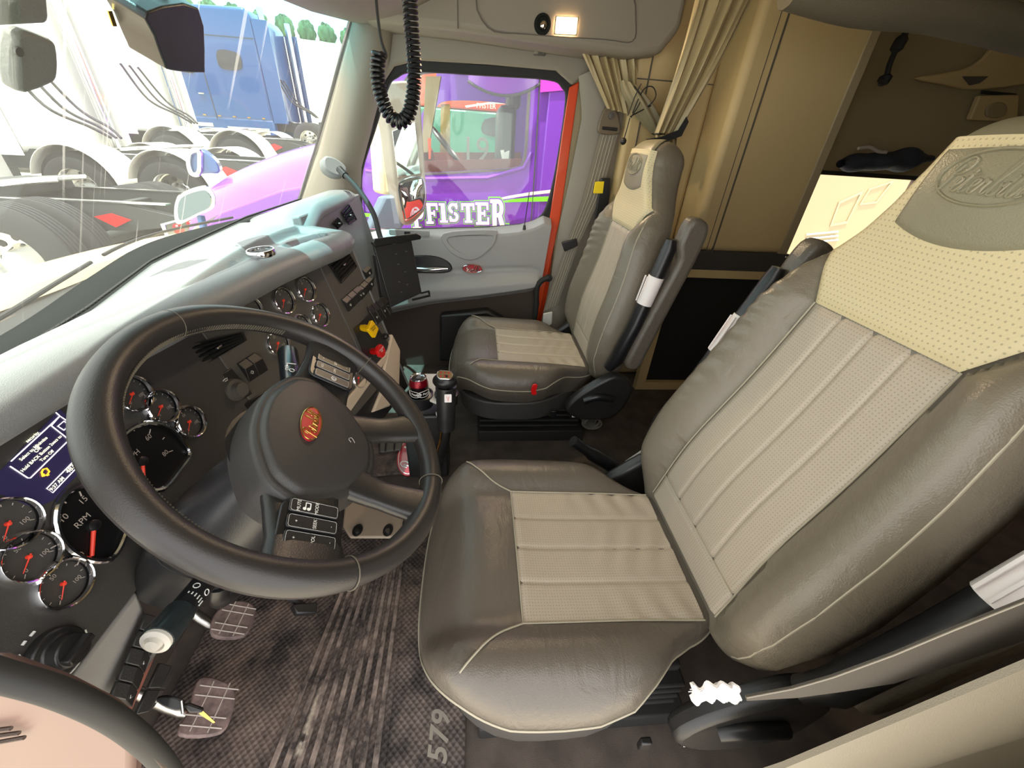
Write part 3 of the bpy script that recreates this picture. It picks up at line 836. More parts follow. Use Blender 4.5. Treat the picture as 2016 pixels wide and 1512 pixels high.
# pale trim on the lower right corner of the stack
obj('stack_trim', MB().slab([PCE.hit(a, b, .01) for a, b in ((773, 657), (789, 689), (787, 772), (768, 800), (735, 812), (752, 770), (758, 722))], -PCE.n * .05), M['stack'], dash, bevel=.006)
obj('stack_trim', MB().slab([PCE.hit(a, b, .008) for a, b in ((758, 700), (775, 670), (776, 690), (690, 812), (672, 800))], -PCE.n * .04), M['stack'], dash, bevel=.004)
# passenger facia
pf = quad3([Vector((1.42, .585, .95)), Vector((2.05, .553, .95)), Vector((2.05, .500, .69)), Vector((2.02, .53, .56)), Vector((1.42, .56, .56))], 'passenger_facia', M['dashpad'], PPA.n, .03, .006)
# glove area and knee bolsters under the dash
obj('knee_panel', MB().slab([(1.45, .56, .56), (2.06, .53, .56), (2.08, .66, .20), (1.45, .68, .20)], (0, .02, 0)), M['doorlow'], dash, bevel=.01)
obj('knee_panel', MB().slab([(.58, .55, .59), (1.20, .52, .42), (1.20, .70, .22), (.58, .72, .30)], (0, .02, 0)), M['black'], dash, bevel=.01)
obj('lower_trim', MB().slab([(.14, .514, .588), (.37, .514, .588), (.355, .535, .43), (.14, .535, .43)], (0, .02, 0)), M['doorgrey'], dash, bevel=.008)
obj('kick_panel', MB().slab([(.13, .54, .43), (.36, .54, .43), (.36, .74, .10), (.13, .74, .10)], (0, .02, 0)), mat('kick_orange_bounce', (150, 92, 78), .5), dash, bevel=.01)  # salmon holds the orange light bounced onto this panel

# ---- lettering read from one pixel to another along a facia
def text_px(mb, s, P, a, b, lift=.002, bold=0.0, shear=0.0, scale=1.0):
    A = P.hit(*a, lift); B = P.hit(*b, lift); ex = B - A; w = ex.length; ex.normalize(); ey = P.n.cross(ex)
    vs, fs = text_geo(s, 1.0, shear, bold)
    x0 = min(v.x for v in vs); x1 = max(v.x for v in vs); k = w / (x1 - x0)
    mb.add([(A + B) / 2 + ex * v.x * k + ey * v.y * k * scale for v in vs], fs); return mb
def bars(mb, P, pts, r=.0007, lift=.002, closed=False, n=6): return mb.tube([P.hit(a, b, lift) for a, b in pts], r, n, closed=closed)

# ---- gauges
def gauge(P, px, R, ang=230, parent=dash, nums=('0', '50', '100')):
    o = P.hit(*px)
    g = MB(); g.lathe([(R * .98, -.004), (R * .98, .003), (R * .90, .004), (R * .90, -.0005), (.0, -.0005)], o, P.n, 32)
    gg = obj('gauge', g, M['dial'], parent)
    b = MB(); b.lathe([(R * .90, .004), (R * .93, .009), (R * .98, .010), (R * 1.05, .006), (R * 1.07, .0)], o, P.n, 36)
    obj('bezel', b, M['chrome'], gg)
    mk = MB()
    for k in range(11):
        a = math.radians(220 - k * 26); d = P.ex * math.cos(a) + P.ey * math.sin(a); L = .16 if k % 5 == 0 else .09
        mk.tube([o + d * R * .80 + P.n * .0015, o + d * R * (.80 - L) + P.n * .0015], R * .018, 4)
    for k, s in enumerate(nums):
        a = math.radians(220 - k * 260 / max(1, len(nums) - 1)); d = P.ex * math.cos(a) + P.ey * math.sin(a)
        add_text(mk, s, o + d * R * .50 + P.n * .0015, P.ex, P.ey, R * .24)
    obj('dial_marks', mk, M['grime'], gg, sm=False)
    a = math.radians(ang); d = P.ex * math.cos(a) + P.ey * math.sin(a)
    nn = MB().tube([o - d * R * .12 + P.n * .003, o + d * R * .62 + P.n * .003], [R * .03, R * .014], 6).lathe([(R * .08, .0), (R * .08, .004), (0, .005)], o, P.n, 14)
    obj('needle', nn, M['needle'], gg)
    return gg
for px, a in (((258, 776), 210), ((315, 801), 205), ((371, 831), 215), ((13, 1032), 215), ((54, 1097), 210), ((122, 1150), 220)):
    gauge(PCL, px, .0308, a)
for px, a in (((600, 570), 215), ((557, 592), 225), ((629, 620), 210), ((546, 676), 220), ((592, 644), 220), ((490, 612), 220), ((705, 744), 220)):
    gauge(PCE, px, .0345, a)
# the two large dials with their pointed chrome surrounds
def big(P, px, c, nd_px, ticks, name):
    q = spline([P.hit(*p) for p in px], 5, closed=True)
    g = obj('gauge', MB().slab([p - P.n * .006 for p in q], P.n * .007), M['dial'], dash)
    obj('bezel', MB().tube([p + P.n * .004 for p in q], .0042, 8, closed=True), M['chrome'], g)
    o = P.hit(*c, .002); mk = MB()
    rr = (P.hit(*px[2]) - P.hit(*c)).length * .86
    for k in range(len(ticks) * 2 - 1):
        a = math.radians(205 - k * 230 / (len(ticks) * 2 - 2)); d = P.ex * math.cos(a) + P.ey * math.sin(a)
        mk.tube([o + d * rr, o + d * rr * (.86 if k % 2 == 0 else .92)], .0009, 4)
    for k, s in enumerate(ticks):
        a = math.radians(205 - k * 230 / (len(ticks) - 1)); d = P.ex * math.cos(a) + P.ey * math.sin(a)
        add_text(mk, s, o + d * rr * .74, P.ex, P.ey, .0115)
    add_text(mk, name, o + P.ey * rr * .30 - P.ex * .004, P.ex, P.ey, .012)
    obj('dial_marks', mk, M['grime'], g, sm=False)
    e = P.hit(*nd_px, .004); c0 = P.hit(*c, .004)
    obj('needle', MB().tube([c0, e], [.0026, .0022], 6), M['needle'], g)
    obj('needle_hub', MB().lathe([(.008, 0), (.008, .005), (.004, .007), (0, .007)], c0 - P.n * .003, P.n, 18), M['satin'], g)
big(PCL, [(231, 878), (246, 850), (288, 833), (330, 845), (358, 872), (369, 895), (349, 925), (320, 960), (294, 966), (270, 956), (252, 922)], (281, 908), (284, 955), ['0', '20', '40', '60', '80'], 'MPH')
big(PCL, [(105, 1030), (112, 990), (140, 962), (185, 955), (225, 975), (247, 1020), (240, 1060), (218, 1098), (185, 1106), (145, 1094), (115, 1064)], (185, 1034), (181, 1095), ['0', '5', '10', '15', '20', '25'], 'RPM')

# ---- driver display
scr = obj('display_screen', MB().slab([PCL.hit(a, b, .001) for a, b in ((-30, 960), (118, 806), (205, 880), (105, 985), (70, 1000))], -PCL.n * .006), mat('screen_dark', (34, 30, 52), .25, emit=.16, emit_rgb=(52, 46, 84)), dash)
tx = MB()
for s, a, b in (('Select to Minimize', (40, 906), (92, 861)), ('OR', (69, 890), (80, 880)), ('Hold BACK Button 2secs to', (43, 928), (120, 858)), ('Turn Off', (80, 908), (105, 887)), ('9:37 AM', (100, 965), (125, 940)), ('483', (132, 930), (146, 916)), ('security.', (52, 870), (77, 850))):
    text_px(tx, s, PCL, a, b, bold=.004)
obj('screen_text', tx, mat('screen_text', (240, 236, 190), .5, emit=1.0), scr, sm=False)
ln = MB()
bars(ln, PCL, [(22, 908), (100, 836), (118, 819)]); bars(ln, PCL, [(20, 918), (55, 941), (60, 941), (134, 868), (134, 864), (101, 838)])
bars(ln, PCL, [(101, 838), (118, 819), (140, 834)]); bars(ln, PCL, [(114, 839), (126, 829), (137, 837), (126, 847)], closed=True)
bars(ln, PCL, [(148, 905), (92, 962), (104, 970), (152, 920)], .0006); bars(ln, PCL, [(110, 812), (117, 818)])
obj('screen_lines', ln, mat('screen_line', (226, 214, 222), .5, emit=.8), scr)
ic = MB(); bars(ic, PCL, [(82, 930), (85, 924), (92, 922), (97, 928), (93, 935), (85, 936)], .0009, closed=True); bars(ic, PCL, [(84, 933), (86, 938)], .0014); bars(ic, PCL, [(93, 934), (95, 936)], .0014)
obj('warning_icon', ic, mat('amber_icon', (250, 160, 30), .5, emit=1.0), scr)

# ---- air vents
def vent(P, px, n=6, parent=dash, deep=.02):
    q = [P.hit(a, b, .001) for a, b in px]; c = sum(q, Vector()) / 4
    v = obj('air_vent', MB().frame(q, [c + (p - c) * .93 for p in q], P.n * .004).slab([c + (p - c) * .94 for p in q], P.n * .0008), M['satin'], parent)
    s = MB()
    for k in range(1, n + 1):
        t = k / (n + 1); a = q[0].lerp(q[3], t); b = q[1].lerp(q[2], t)
        s.tube([a.lerp(b, .05) + P.n * .004, a.lerp(b, .95) + P.n * .004], .0035, 6)
    obj('vent_slats', s, M['dashdark'], v)
    obj('vent_tab', MB().box(c + P.n * .008, (.016, .008, .006)), M['steel'], v, bevel=.002)
vent(PCE, [(642, 516), (678, 485), (702, 525), (671, 558)])
vent(PCE, [(340, 684), (476, 654), (484, 670), (378, 732)], 4)
vent(PPA, [(672, 418), (686, 402), (702, 433), (686, 443)], 4)
vent(PPA, [(654, 440), (664, 428), (674, 442), (664, 452)], 4)

# ---- rocker switches of the stack
def rocker(P, a, b, c, d, mark=True, parent=dash):
    q = [P.hit(*p) for p in (a, b, c, d)]; m1 = q[0].lerp(q[3], .34); m2 = q[1].lerp(q[2], .34)
    r = MB()
    top = [q[0] + P.n * .004, q[1] + P.n * .004, m2 + P.n * .013, m1 + P.n * .013]
    vs = q + [q[0] + P.n * .004, q[1] + P.n * .004, m2 + P.n * .013, m1 + P.n * .013, q[2] + P.n * .003, q[3] + P.n * .003]
    r.add(vs, [(4, 5, 6, 7), (7, 6, 8, 9), (0, 1, 5, 4), (2, 3, 9, 8), (1, 2, 8, 6, 5), (3, 0, 4, 7, 9)])
    o = obj('rocker_switch', r, M['black'], parent, bevel=.0012, ang=20)
    if mark:
        cc = (m1 + m2) / 2 + (q[2] + q[3] - m1 - m2) * .22 + P.n * .0095
        mk = MB().tube([cc + (P.ex * x + P.ey * y) * .004 for x, y in ((-1, 0), (0, 1), (1, 0), (0, -1))], .0007, 4, closed=True)
        obj('switch_mark', mk, M['white'], o)
    return o
def row(P, p0, p1, p2, p3, n, fill=.94):
    """n rockers between a near edge p0-p3 and a far edge p1-p2 (pixels)"""
    for k in range(n):
        t0 = k / n; t1 = (k + fill) / n
        L = lambda u, v, t: (lerp(u[0], v[0], t), lerp(u[1], v[1], t))
        rocker(P, L(p0, p1, t0), L(p0, p1, t1), L(p3, p2, t1), L(p3, p2, t0), k % 2 == 0)
row(PCE, (671, 590), (703, 562), (716, 584), (686, 614), 3)
row(PCE, (698, 570), (725, 543), (736, 562), (712, 590), 3)
row(PCE, (711, 532), (722, 522), (733, 538), (722, 550), 1)
row(PCE, (722, 607), (754, 583), (772, 614), (741, 640), 4)
ch = MB()
for k in range(4):
    a = (lerp(722, 752, k / 3.4), lerp(604, 583, k / 3.4)); b = (a[0] + 20, a[1] + 34)
    bars(ch, PCE, [a, b], .0016, .0165)
obj('switch_guard', ch, M['chrome'], swp)
# parking brake and trailer supply knobs
def knob(px_base, px_face, m, shape, marks, name, lab):
    B = PCE.hit(*px_base); Fp = PCE.hit(*px_face, .052)
    ax = (Fp - B).normalized(); s = Plane(Fp, PCE.n, (1, 0, 0))
    k = MB().tube([B, B.lerp(Fp, .3), Fp - ax * .006], [.010, .0125, .0125], 16)
    poly = rrect(.044, .044, .005, 3) if shape == 4 else [(.024 * math.cos(math.radians(22.5 + 45 * i)), .024 * math.sin(math.radians(22.5 + 45 * i))) for i in range(8)]
    if shape == 4: poly = [(a * .94 - b * .34, a * .34 + b * .94) for a, b in poly]
    k.prism(poly, Fp - s.n * .006, s.ex, s.ey, s.n, .012)
    o = obj(name, k, m, dash, bevel=.0015, label=lab)
    mk = MB()
    for i, w in enumerate(marks): add_text(mk, w, Fp + s.n * .0068 + s.ey * (.007 - .0075 * i), s.ex, s.ey, .0085, bold=.01)
    obj('knob_text', mk, M['white'] if shape == 8 else M['black'], o, sm=False)
knob((711, 645), (733, 648), M['yellow'], 4, ('PARKING', 'BRAKE'), 'brake_knob', 'yellow square push-pull knob')
knob((731, 692), (749, 691), M['redknob'], 8, ('TRAILER', 'AIR'), 'air_knob', 'red eight-sided push-pull knob')
o = PCE.hit(757, 662)
obj('dial_knob', MB().lathe([(.012, 0), (.012, .008), (.008, .014), (0, .014)], o, PCE.n, 16), M['satin'], dash)
facia(PCE, [(694, 646), (726, 618), (775, 690), (742, 730), (722, 716)], 'valve_plate', M['black'], .004, .002, .002)
# ---- controls between cluster and vent, seen through the wheel
facia(PCE, [(416, 748), (456, 724), (498, 775), (452, 802)], 'knob_plate', M['black'], .004, .002, .002)
o = PCE.hit(460, 768, .002)
rk = obj('rotary_knob', MB().lathe([(.026, 0), (.024, .010), (.017, .012), (.015, .026), (0, .028)], o, PCE.n, 26), M['charcoal'], dash)
mk = MB(); bars(mk, PCE, [(438, 751), (443, 746), (447, 744), (448, 748), (443, 751)], .0008, .004)
obj('knob_mark', mk, M['white'], rk)
row(PCE, (466, 716), (500, 694), (528, 728), (490, 752), 2)
facia(PCE, [(508, 778), (560, 748), (585, 790), (500, 830), (470, 802)], 'socket_plate', M['satin'], .004, .002, .002)
mk = MB(); text_px(mk, '12V 10A MAX', PCE, (521, 781), (547, 762), .004); obj('socket_text', mk, M['white'], dash, sm=False)
# ---- light knob and lower switches by the driver's door
o = PCL.hit(103, 1287)
hk = obj('light_knob', MB().lathe([(.030, 0), (.029, .012), (.020, .014), (.019, .030), (0, .032)], o, PCL.n, 30).box(o + PCL.n * .034, (.034, .012, .010)), M['black'], dash, bevel=.002)
mk = MB()
for a, b in (((44, 1270), (50, 1262)), ((60, 1252), (68, 1243)), ((36, 1290), (40, 1296))): bars(mk, PCL, [a, b], .0016)
mk.add([PCL.hit(*p, .003) for p in ((52, 1288), (69, 1289), (54, 1294))], [(0, 1, 2)])
mk.tube([o + PCL.n * .002 + (PCL.ex * math.cos(t) + PCL.ey * math.sin(t)) * .036 for t in [math.radians(250 + 8 * i) for i in range(12)]], .001, 5)
obj('knob_marks', mk, M['white'], hk, sm=False)
row(PLO, (213, 1372), (284, 1206), (318, 1226), (256, 1392), 5)
row(PLO, (262, 1408), (312, 1302), (344, 1322), (300, 1392), 2)
"""end of dash"""
# ================================================================ steering wheel and column
WT = math.radians(40.5)
WN = Vector((0, -math.sin(WT), math.cos(WT)))
WC = Vector((.457, .240, .833))
_r = Matrix.Rotation(math.radians(14), 3, WN)
WU = _r @ Vector((1, 0, 0)); WV = WN.cross(WU)
def wp_(u, v, n=0.0): return WC + WU * u + WV * v + WN * n
sw = thing('steering_wheel', 'black leather four-spoke steering wheel with red oval badge', 'steering wheel', tuple(WC))
def rim(i, j):
    a = 2 * math.pi * i; b = 2 * math.pi * j
    r = .0185 * (1 + .06 * math.cos(a * 6))
    R = .2155 + r * math.cos(b)
    return wp_(R * math.cos(a), R * math.sin(a), r * 1.05 * math.sin(b))
rm = obj('rim', MB().grid(rim, 120, 20), M['wheel'], sw, ang=None)
stt = MB()
for k in range(130):
    a = math.radians(20 + 140 * k / 130); a2 = a + .010
    R = .2155 - .0182
    stt.tube([wp_(R * math.cos(a), R * math.sin(a), .005), wp_((R - .0008) * math.cos(a2), (R - .0008) * math.sin(a2), -.004)], .0011, 4)
obj('rim_stitching', stt, M['seam_dark'], rm)
sj = MB()
for d in (64, 200, 262, 338):
    sj = MB(); a = math.radians(d); sj.tube([wp_((.2155 + .0192 * math.cos(b)) * math.cos(a), (.2155 + .0192 * math.cos(b)) * math.sin(a), .020 * math.sin(b)) for b in [2 * math.pi * q / 20 for q in range(20)]], .0009, 5, closed=True)
    obj('rim_seam', sj, M['seam_dark'], rm)
# spokes
def spoke(pts, w, h, name):
    """pts: (u, v, n) centre line; w: half widths; h: half heights"""
    s = MB(); P = spline([wp_(*p) for p in pts], 4); m = len(P); vs = []; fs = []; N = 14
    for i, p in enumerate(P):
        t = (P[min(i + 1, m - 1)] - P[max(i - 1, 0)]).normalized(); side = WN.cross(t).normalized(); up = t.cross(side)
        q = i / (m - 1) * (len(w) - 1); k = min(len(w) - 2, int(q)); ww = lerp(w[k], w[k + 1], q - k); hh = lerp(h[k], h[k + 1], q - k)
        for a in range(N):
            c = math.cos(2 * math.pi * a / N); z = math.sin(2 * math.pi * a / N)
            vs.append(p + side * ww * math.copysign(abs(c) ** .6, c) + up * hh * math.copysign(abs(z) ** .6, z))
    for i in range(m - 1):
        for a in range(N): fs.append((i * N + a, i * N + (a + 1) % N, (i + 1) * N + (a + 1) % N, (i + 1) * N + a))
    fs += [tuple(range(N))[::-1], tuple((m - 1) * N + a for a in range(N))]
    return obj(name, s.add(vs, fs), M['black'], sw, ang=50)
for s in (-1, 1):
    sp = spoke([(s * .06, -.01, -.030), (s * .12, -.018, -.024), (s * .165, -.022, -.014), (s * .214, -.022, .0)], [.055, .047, .045, .052], [.014, .012, .011, .012], 'spoke')
    spoke([(s * .05, -.07, -.028), (s * .068, -.13, -.020), (s * .085, -.19, 0)], [.030, .024, .032], [.013, .011, .012], 'spoke')
    # keypad on the side spoke
    cu = s * .148; q = [wp_(cu + a, -.024 + b, -.010) for a, b in rrect(.060, .078, .012, 5)]
    kp = obj('keypad', MB().slab(q, WN * .006), M['satin'], sw, bevel=.002)
    mk = MB()
    for i in range(3):
        uu = cu + s * (.021 - .021 * i)
        q = [wp_(uu + a, -.024 + b, -.0038) for a, b in rrect(.0175, .062, .003, 3)]
        bt = obj('button', MB().slab(q, WN * .003), M['black'], kp, bevel=.001)
        mk = MB()
        txt = (('+', '-', 'VOL'), ('+', '-', 'SEEK'), ('MUTE', '', 'MODE'))[i] if s < 0 else (('+', '-', 'SET'), ('RES', '', 'ON'), ('', '', 'OFF'))[i]
        for w, b in zip(txt, (.020, -.022, -.002)):
            if w: add_text(mk, w, wp_(uu, -.024 + b, -.0006), WU, WV, .0060)
        mk.tube([wp_(uu + a, -.024 + b, -.0007) for a, b in rrect(.0155, .058, .003, 3)], .00016, 4, closed=True)
        if i == 2:
            if s < 0:
                for dv in (.016, .026): mk.lathe([(.0022, 0), (0, .0003)], wp_(uu - .003, -.024 + dv * .5, -.0007), WN, 10)
                mk.tube([wp_(uu - .003, -.022 + .010, -.0006), wp_(uu + .005, -.022 + .010, -.0006), wp_(uu + .005, -.022 + .004, -.0006), wp_(uu - .003, -.022 + .004, -.0006)], .0008, 4)
            else:
                mk.tube([wp_(uu + .004 * math.cos(t), -.026 + .004 * math.sin(t), -.0006) for t in [.5 + .26 * q2 for q2 in range(21)]], .0006, 4)
        obj('button_mark', mk, M['white'], bt, sm=False)
# lower bridge under the pad
# airbag cover
def cov(i, j):
    a = 2 * math.pi * i; t = j
    c, s_ = math.cos(a), math.sin(a); n = 2.7
    e = 1 / ((abs(c) ** n + abs(s_) ** n) ** (1 / n)); u = c * e; v = s_ * e
    hw = pw([(-1, .072), (-.4, .100), (.1, .120), (.6, .112), (1, .080)], v) ; uu = u * hw
    vv = (.083 if v > 0 else .108) * v - .0
    r = 1 - t
    k = math.sin(min(1, r * 1.02) * math.pi / 2) ** .75 if t < 1 else 0
    k = 1 - (1 - r) ** 1.0
    # profile: steep flank, then a broad crown
    f = pw([(0, 0), (.12, .30), (.22, .74), (.30, .80), (.34, .79), (.42, .90), (.7, .985), (1, 1)], t)
    rad = pw([(0, 1.06), (.12, 1.05), (.22, 1.0), (.30, .93), (.34, .91), (.42, .84), (.7, .44), (1, 0)], t)
    h = lerp(-.062, .004 + .014 * (vv * rad / .1), f)
    return wp_(uu * rad, -.012 + vv * rad, h)
av = obj('airbag_cover', MB().grid(cov, 72, 40), M['airbag'], sw, ang=70)
bo = wp_(.0, .002, .0065)
bd = obj('badge', MB().prism(oval(.062, .029), bo - WN * .004, WU, WV, WN, .007), M['red'], av, bevel=.0012)
bs = MB().tube([bo + WU * a + WV * b + WN * .003 for a, b in oval(.062, .029)], .0010, 6, closed=True)
add_script(bs, bo + WN * .0035, WU, WV, .047, .0009)
obj('badge_script', bs, M['gold'], bd)
ab = MB(); ab.tube(spline([wp_(.006 + x, -.066 + y, -.003) for x, y in ((-.005, .0), (.0, .004), (.004, .0), (.0, -.004), (-.004, -.006))], 4), .0006, 4); obj('airbag_mark', ab, M['grime'], av)

# column ---------------------------------------------------------------------
colm = thing('steering_shroud', 'black steering column shroud behind the wheel carrying two control stalks', 'steering column', (.457, .42, .62))
ax = (Vector((.457, .60, .44)) - WC).normalized()
def shroud(i, j):
    a = 2 * math.pi * i; c, s_ = math.cos(a), math.sin(a)
    hw = pw([(0, .058), (.25, .078), (.7, .092), (1, .085)], j); hh = pw([(0, .045), (.3, .062), (.7, .075), (1, .06)], j)
    p = WC + ax * lerp(.075, .38, j) + Vector((-.012, 0, 0))
    side = Vector((1, 0, 0)); up = side.cross(ax)
    return p + side * hw * math.copysign(abs(c) ** .7, c) + up * hh * math.copysign(abs(s_) ** .7, s_)
sh = obj('shroud_shell', MB().grid(shroud, 40, 16), mat('shroud_plastic', (42, 42, 44), .33, bump=(800, .0005)), colm, ang=60)
obj('shroud_seam', MB().tube([shroud(k / 30, .62) for k in range(30)], .0012, 5, closed=True), M['rubber'], sh)
obj('hub', MB().cyl(WC - WN * .085, WC - WN * .055, .07, .085, 30), M['black'], colm)
lk = at(452, 1082, x=.395); obj('tilt_button', MB().lathe([(.012, 0), (.012, .006), (0, .006)], lk, (-1, -.4, .2), 16), M['satin'], colm)
# near stalk: grey-green barrel, printed collar, white end button
tip = at(303, 1268, x=.262); base = at(392, 1160, x=.345); d = (tip - base).normalized()
b2 = base - d * .05
sk = obj('stalk', MB().tube([b2, base + d * .035], .0165, 22), M['satin'], colm)
obj('stalk_barrel', MB().tube([base + d * .036, base + d * .040, tip - d * .012, tip - d * .006], [.017, .0185, .0200, .0195], 24), mat('stalk_barrel', (40, 48, 50), .25), sk)
obj('stalk_end', MB().lathe([(.0175, 0), (.0175, .004), (.012, .0065), (.0105, .004), (.009, .004), (.008, .010), (0, .011)], tip - d * .006, d, 24), M['whiteplastic'], sk)
mk = MB(); e1 = d.orthogonal().normalized(); up = (Vector((-.3, -.6, .7)) - d * d.dot(Vector((-.3, -.6, .7)))).normalized(); sd = d.cross(up)
for k in range(6):
    t = math.radians(-50 + k * 17); q = up * math.cos(t) + sd * math.sin(t); mk.tube([base + d * .021 + q * .0168, base + d * (.029 - .0012 * k) + q * .0168], .0011, 4)
for t0 in (-35, 25):
    q = up * math.cos(math.radians(t0)) + sd * math.sin(math.radians(t0)); q2 = d.cross(q)
    mk.tube([base + d * (.010 + .004 * math.cos(z)) + q * .0169 + q2 * .004 * math.sin(z) for z in [.52 * w for w in range(12)]], .0007, 4, closed=True)
obj('stalk_marks', mk, M['white'], sk)
obj('stalk_lever', MB().tube(spline([base - d * .02 + Vector((.01, .0, -.03)), base + d * .0 + Vector((.03, .01, -.07)), base + Vector((.07, .0, -.09))], 5), [.016] * 5 + [.02] * 5 + [.016], 12), M['satin'], colm)
# far stalk
t2 = at(566, 692, x=.69); b3 = at(578, 775, x=.585); d = (t2 - b3).normalized()
s2 = obj('stalk', MB().tube([b3 - d * .03, b3 + d * .02, t2 - d * .003, t2], [.0165, .0175, .0175, .016], 24), mat('far_stalk', (26, 30, 34), .2, spec=.7), colm)
mk = MB(); up = (Vector((-.35, -.55, .75)) - d * d.dot(Vector((-.35, -.55, .75)))).normalized(); sd = d.cross(up)
q = up * .99 - sd * .14; mk2 = b3 + d * .048 + q * .0178
add_text(mk, 'OFF', mk2 + up.cross(d) * .008, d, d.cross(q) * 1, .008, bold=.01)
mk.tube([mk2 + sd * (.004 * math.cos(z)) + d * (-.006 + .004 * math.sin(z)) for z in [.52 * w for w in range(12)]], .0009, 4, closed=True)
mk.tube([mk2 + d * .012 + sd * .008, mk2 + d * .012 - sd * .006, mk2 + d * .004 - sd * .006], .0012, 4)
obj('stalk_marks', mk, M['white'], s2, sm=False)
# ================================================================ floor things
def ppl(l, z): return [at(a, b, z=z) for a, b in l]
M['mat'] = mat('mat_rubber', (50, 44, 42), .75); 
def dusty(m, scale, lo_, hi, rgb):
    nt = m.node_tree; p = nt.nodes['Principled BSDF']; tc = nd(nt, 'ShaderNodeTexCoord')
    nz = nd(nt, 'ShaderNodeTexNoise'); nz.inputs['Scale'].default_value = scale; nz.inputs['Detail'].default_value = 6; nz.inputs['Roughness'].default_value = .7
    r = nd(nt, 'ShaderNodeMapRange'); r.inputs['From Min'].default_value = lo_; r.inputs['From Max'].default_value = hi
    mx = nd(nt, 'ShaderNodeMix', data_type='RGBA'); mx.inputs[6].default_value = p.inputs['Base Color'].default_value; mx.inputs[7].default_value = (*lin(rgb), 1)
    nt.links.new(tc.outputs['Object'], nz.inputs['Vector']); nt.links.new(nz.outputs['Fac'], r.inputs['Value']); nt.links.new(r.outputs['Result'], mx.inputs[0]); nt.links.new(mx.outputs[2], p.inputs['Base Color'])
    return m
dusty(M['mat'], 9, .40, .72, (128, 112, 103))
M['ribs'] = dusty(mat('mat_ribs', (52, 46, 44), .8), 22, .38, .62, (142, 127, 117))
def knurl(m):
    nt = m.node_tree; p = nt.nodes['Principled BSDF']; tc = nd(nt, 'ShaderNodeTexCoord')
    mp = nd(nt, 'ShaderNodeMapping'); mp.inputs['Rotation'].default_value = (0, 0, math.radians(45)); mp.inputs['Scale'].default_value = (90, 90, 90)
    vo = nd(nt, 'ShaderNodeTexVoronoi'); vo.inputs['Scale'].default_value = 1; vo.inputs['Randomness'].default_value = 0
    b = nd(nt, 'ShaderNodeBump'); b.inputs['Strength'].default_value = 1; b.inputs['Distance'].default_value = .0035
    nt.links.new(tc.outputs['Object'], mp.inputs['Vector']); nt.links.new(mp.outputs['Vector'], vo.inputs['Vector']); nt.links.new(vo.outputs['Distance'], b.inputs['Height']); nt.links.new(b.outputs['Normal'], p.inputs['Normal'])
    return m
knurl(M['mat'])
def badge_on_mat(root, o, w, h, wide):
    b = obj('badge', MB().prism(oval(w, h), o, (1, 0, 0), (0, 1, 0), (0, 0, 1), .004), M['red'], root)
    s = MB().tube([o + Vector((x, y, .004)) for x, y in oval(w * .93, h * .90)], .0016, 5, closed=True)
    add_script(s, o + Vector((0, 0, .0045)), (1, 0, 0), (0, 1, 0), wide, .0024)
    obj('badge_script', s, M['white'], b)
dm = thing('floor_mat', 'black ribbed rubber floor mat under the pedals, marked 579 by the near seat', 'floor mat', (.5, .4, 0))
obj('mat_base', MB().prism([(a + .53, b + .38) for a, b in rrect(.86, .72, .05)], (0, 0, .001), (1, 0, 0), (0, 1, 0), (0, 0, 1), .010), M['mat'], dm, bevel=.003)
rb = MB()
for k in range(9):
    y0 = lerp(.205, .445, k / 8); y1 = lerp(.232, .385, k / 8)
    rb.slab([(.16, y0, .012), (.775, y1, .012), (.775, y1 + .011, .012), (.16, y0 + .014, .012)], (0, 0, .008))
fld = obj('heel_pad', MB().slab([(.15, .19, .0105), (.79, .218, .0105), (.79, .405, .0105), (.15, .475, .0105)], (0, 0, .0035)), M['mat'], dm)
obj('heel_ribs', rb, M['ribs'], fld, bevel=.002)
t5 = MB(); o = at(866, 1452, z=.012); add_text(t5, '579', o, (1, -.03, 0), (.03, 1, 0), .062, shear=.25, bold=.02, space=1.05)
obj('mat_number', t5, mat('mat_print', (138, 130, 118), .6), dm, sm=False)
badge_on_mat(dm, Vector((.70, .115, .0105)), .17, .078, .12)
tm = thing('floor_mat', 'small black rubber mat with a red oval badge beside the gear lever', 'floor mat', (1.3, .35, 0))
obj('mat_base', MB().slab(ppl([(720, 842), (856, 836), (852, 929), (733, 940)], .002), (0, 0, .012)), M['mat'], tm, bevel=.004)
badge_on_mat(tm, at(812, 893, z=.014), .27, .125, .19)
pp = obj('foot_pad', MB().slab(ppl([(748, 862), (796, 858), (790, 888), (748, 893)], .02), (0, 0, .012)), M['charcoal'], tm, bevel=.004)
obj('pad_grooves', MB().tube(ppl([(762, 858), (759, 888)], .034), .004, 5).tube(ppl([(779, 858), (776, 886)], .034), .004, 5), M['rubber'], pp)
# pale tunnel cover with two bolt recesses
tc_ = thing('tunnel_cover', 'pale metal floor cover with two oval bolt recesses behind the wheel rim', 'cover', (.95, .37, 0))
obj('cover_plate', MB().slab(ppl([(680, 985), (800, 985), (790, 1050), (772, 1062), (690, 1062), (676, 1040)], .014), (0, 0, .012)), mat('cover_metal', (170, 154, 134), .45), tc_, bevel=.006)
for a, b in ((704, 1044), (764, 1044)):
    o = at(a, b, z=.028)
    h = obj('bolt_recess', MB().prism(oval(.05, .034, 20), o, (1, 0, 0), (0, 1, 0), (0, 0, 1), .002), M['black'], tc_)
    obj('bolt', MB().lathe([(.009, 0), (.009, .006), (0, .006)], o + Vector((-.004, 0, .001)), (0, 0, 1), 6), M['steel'], h)

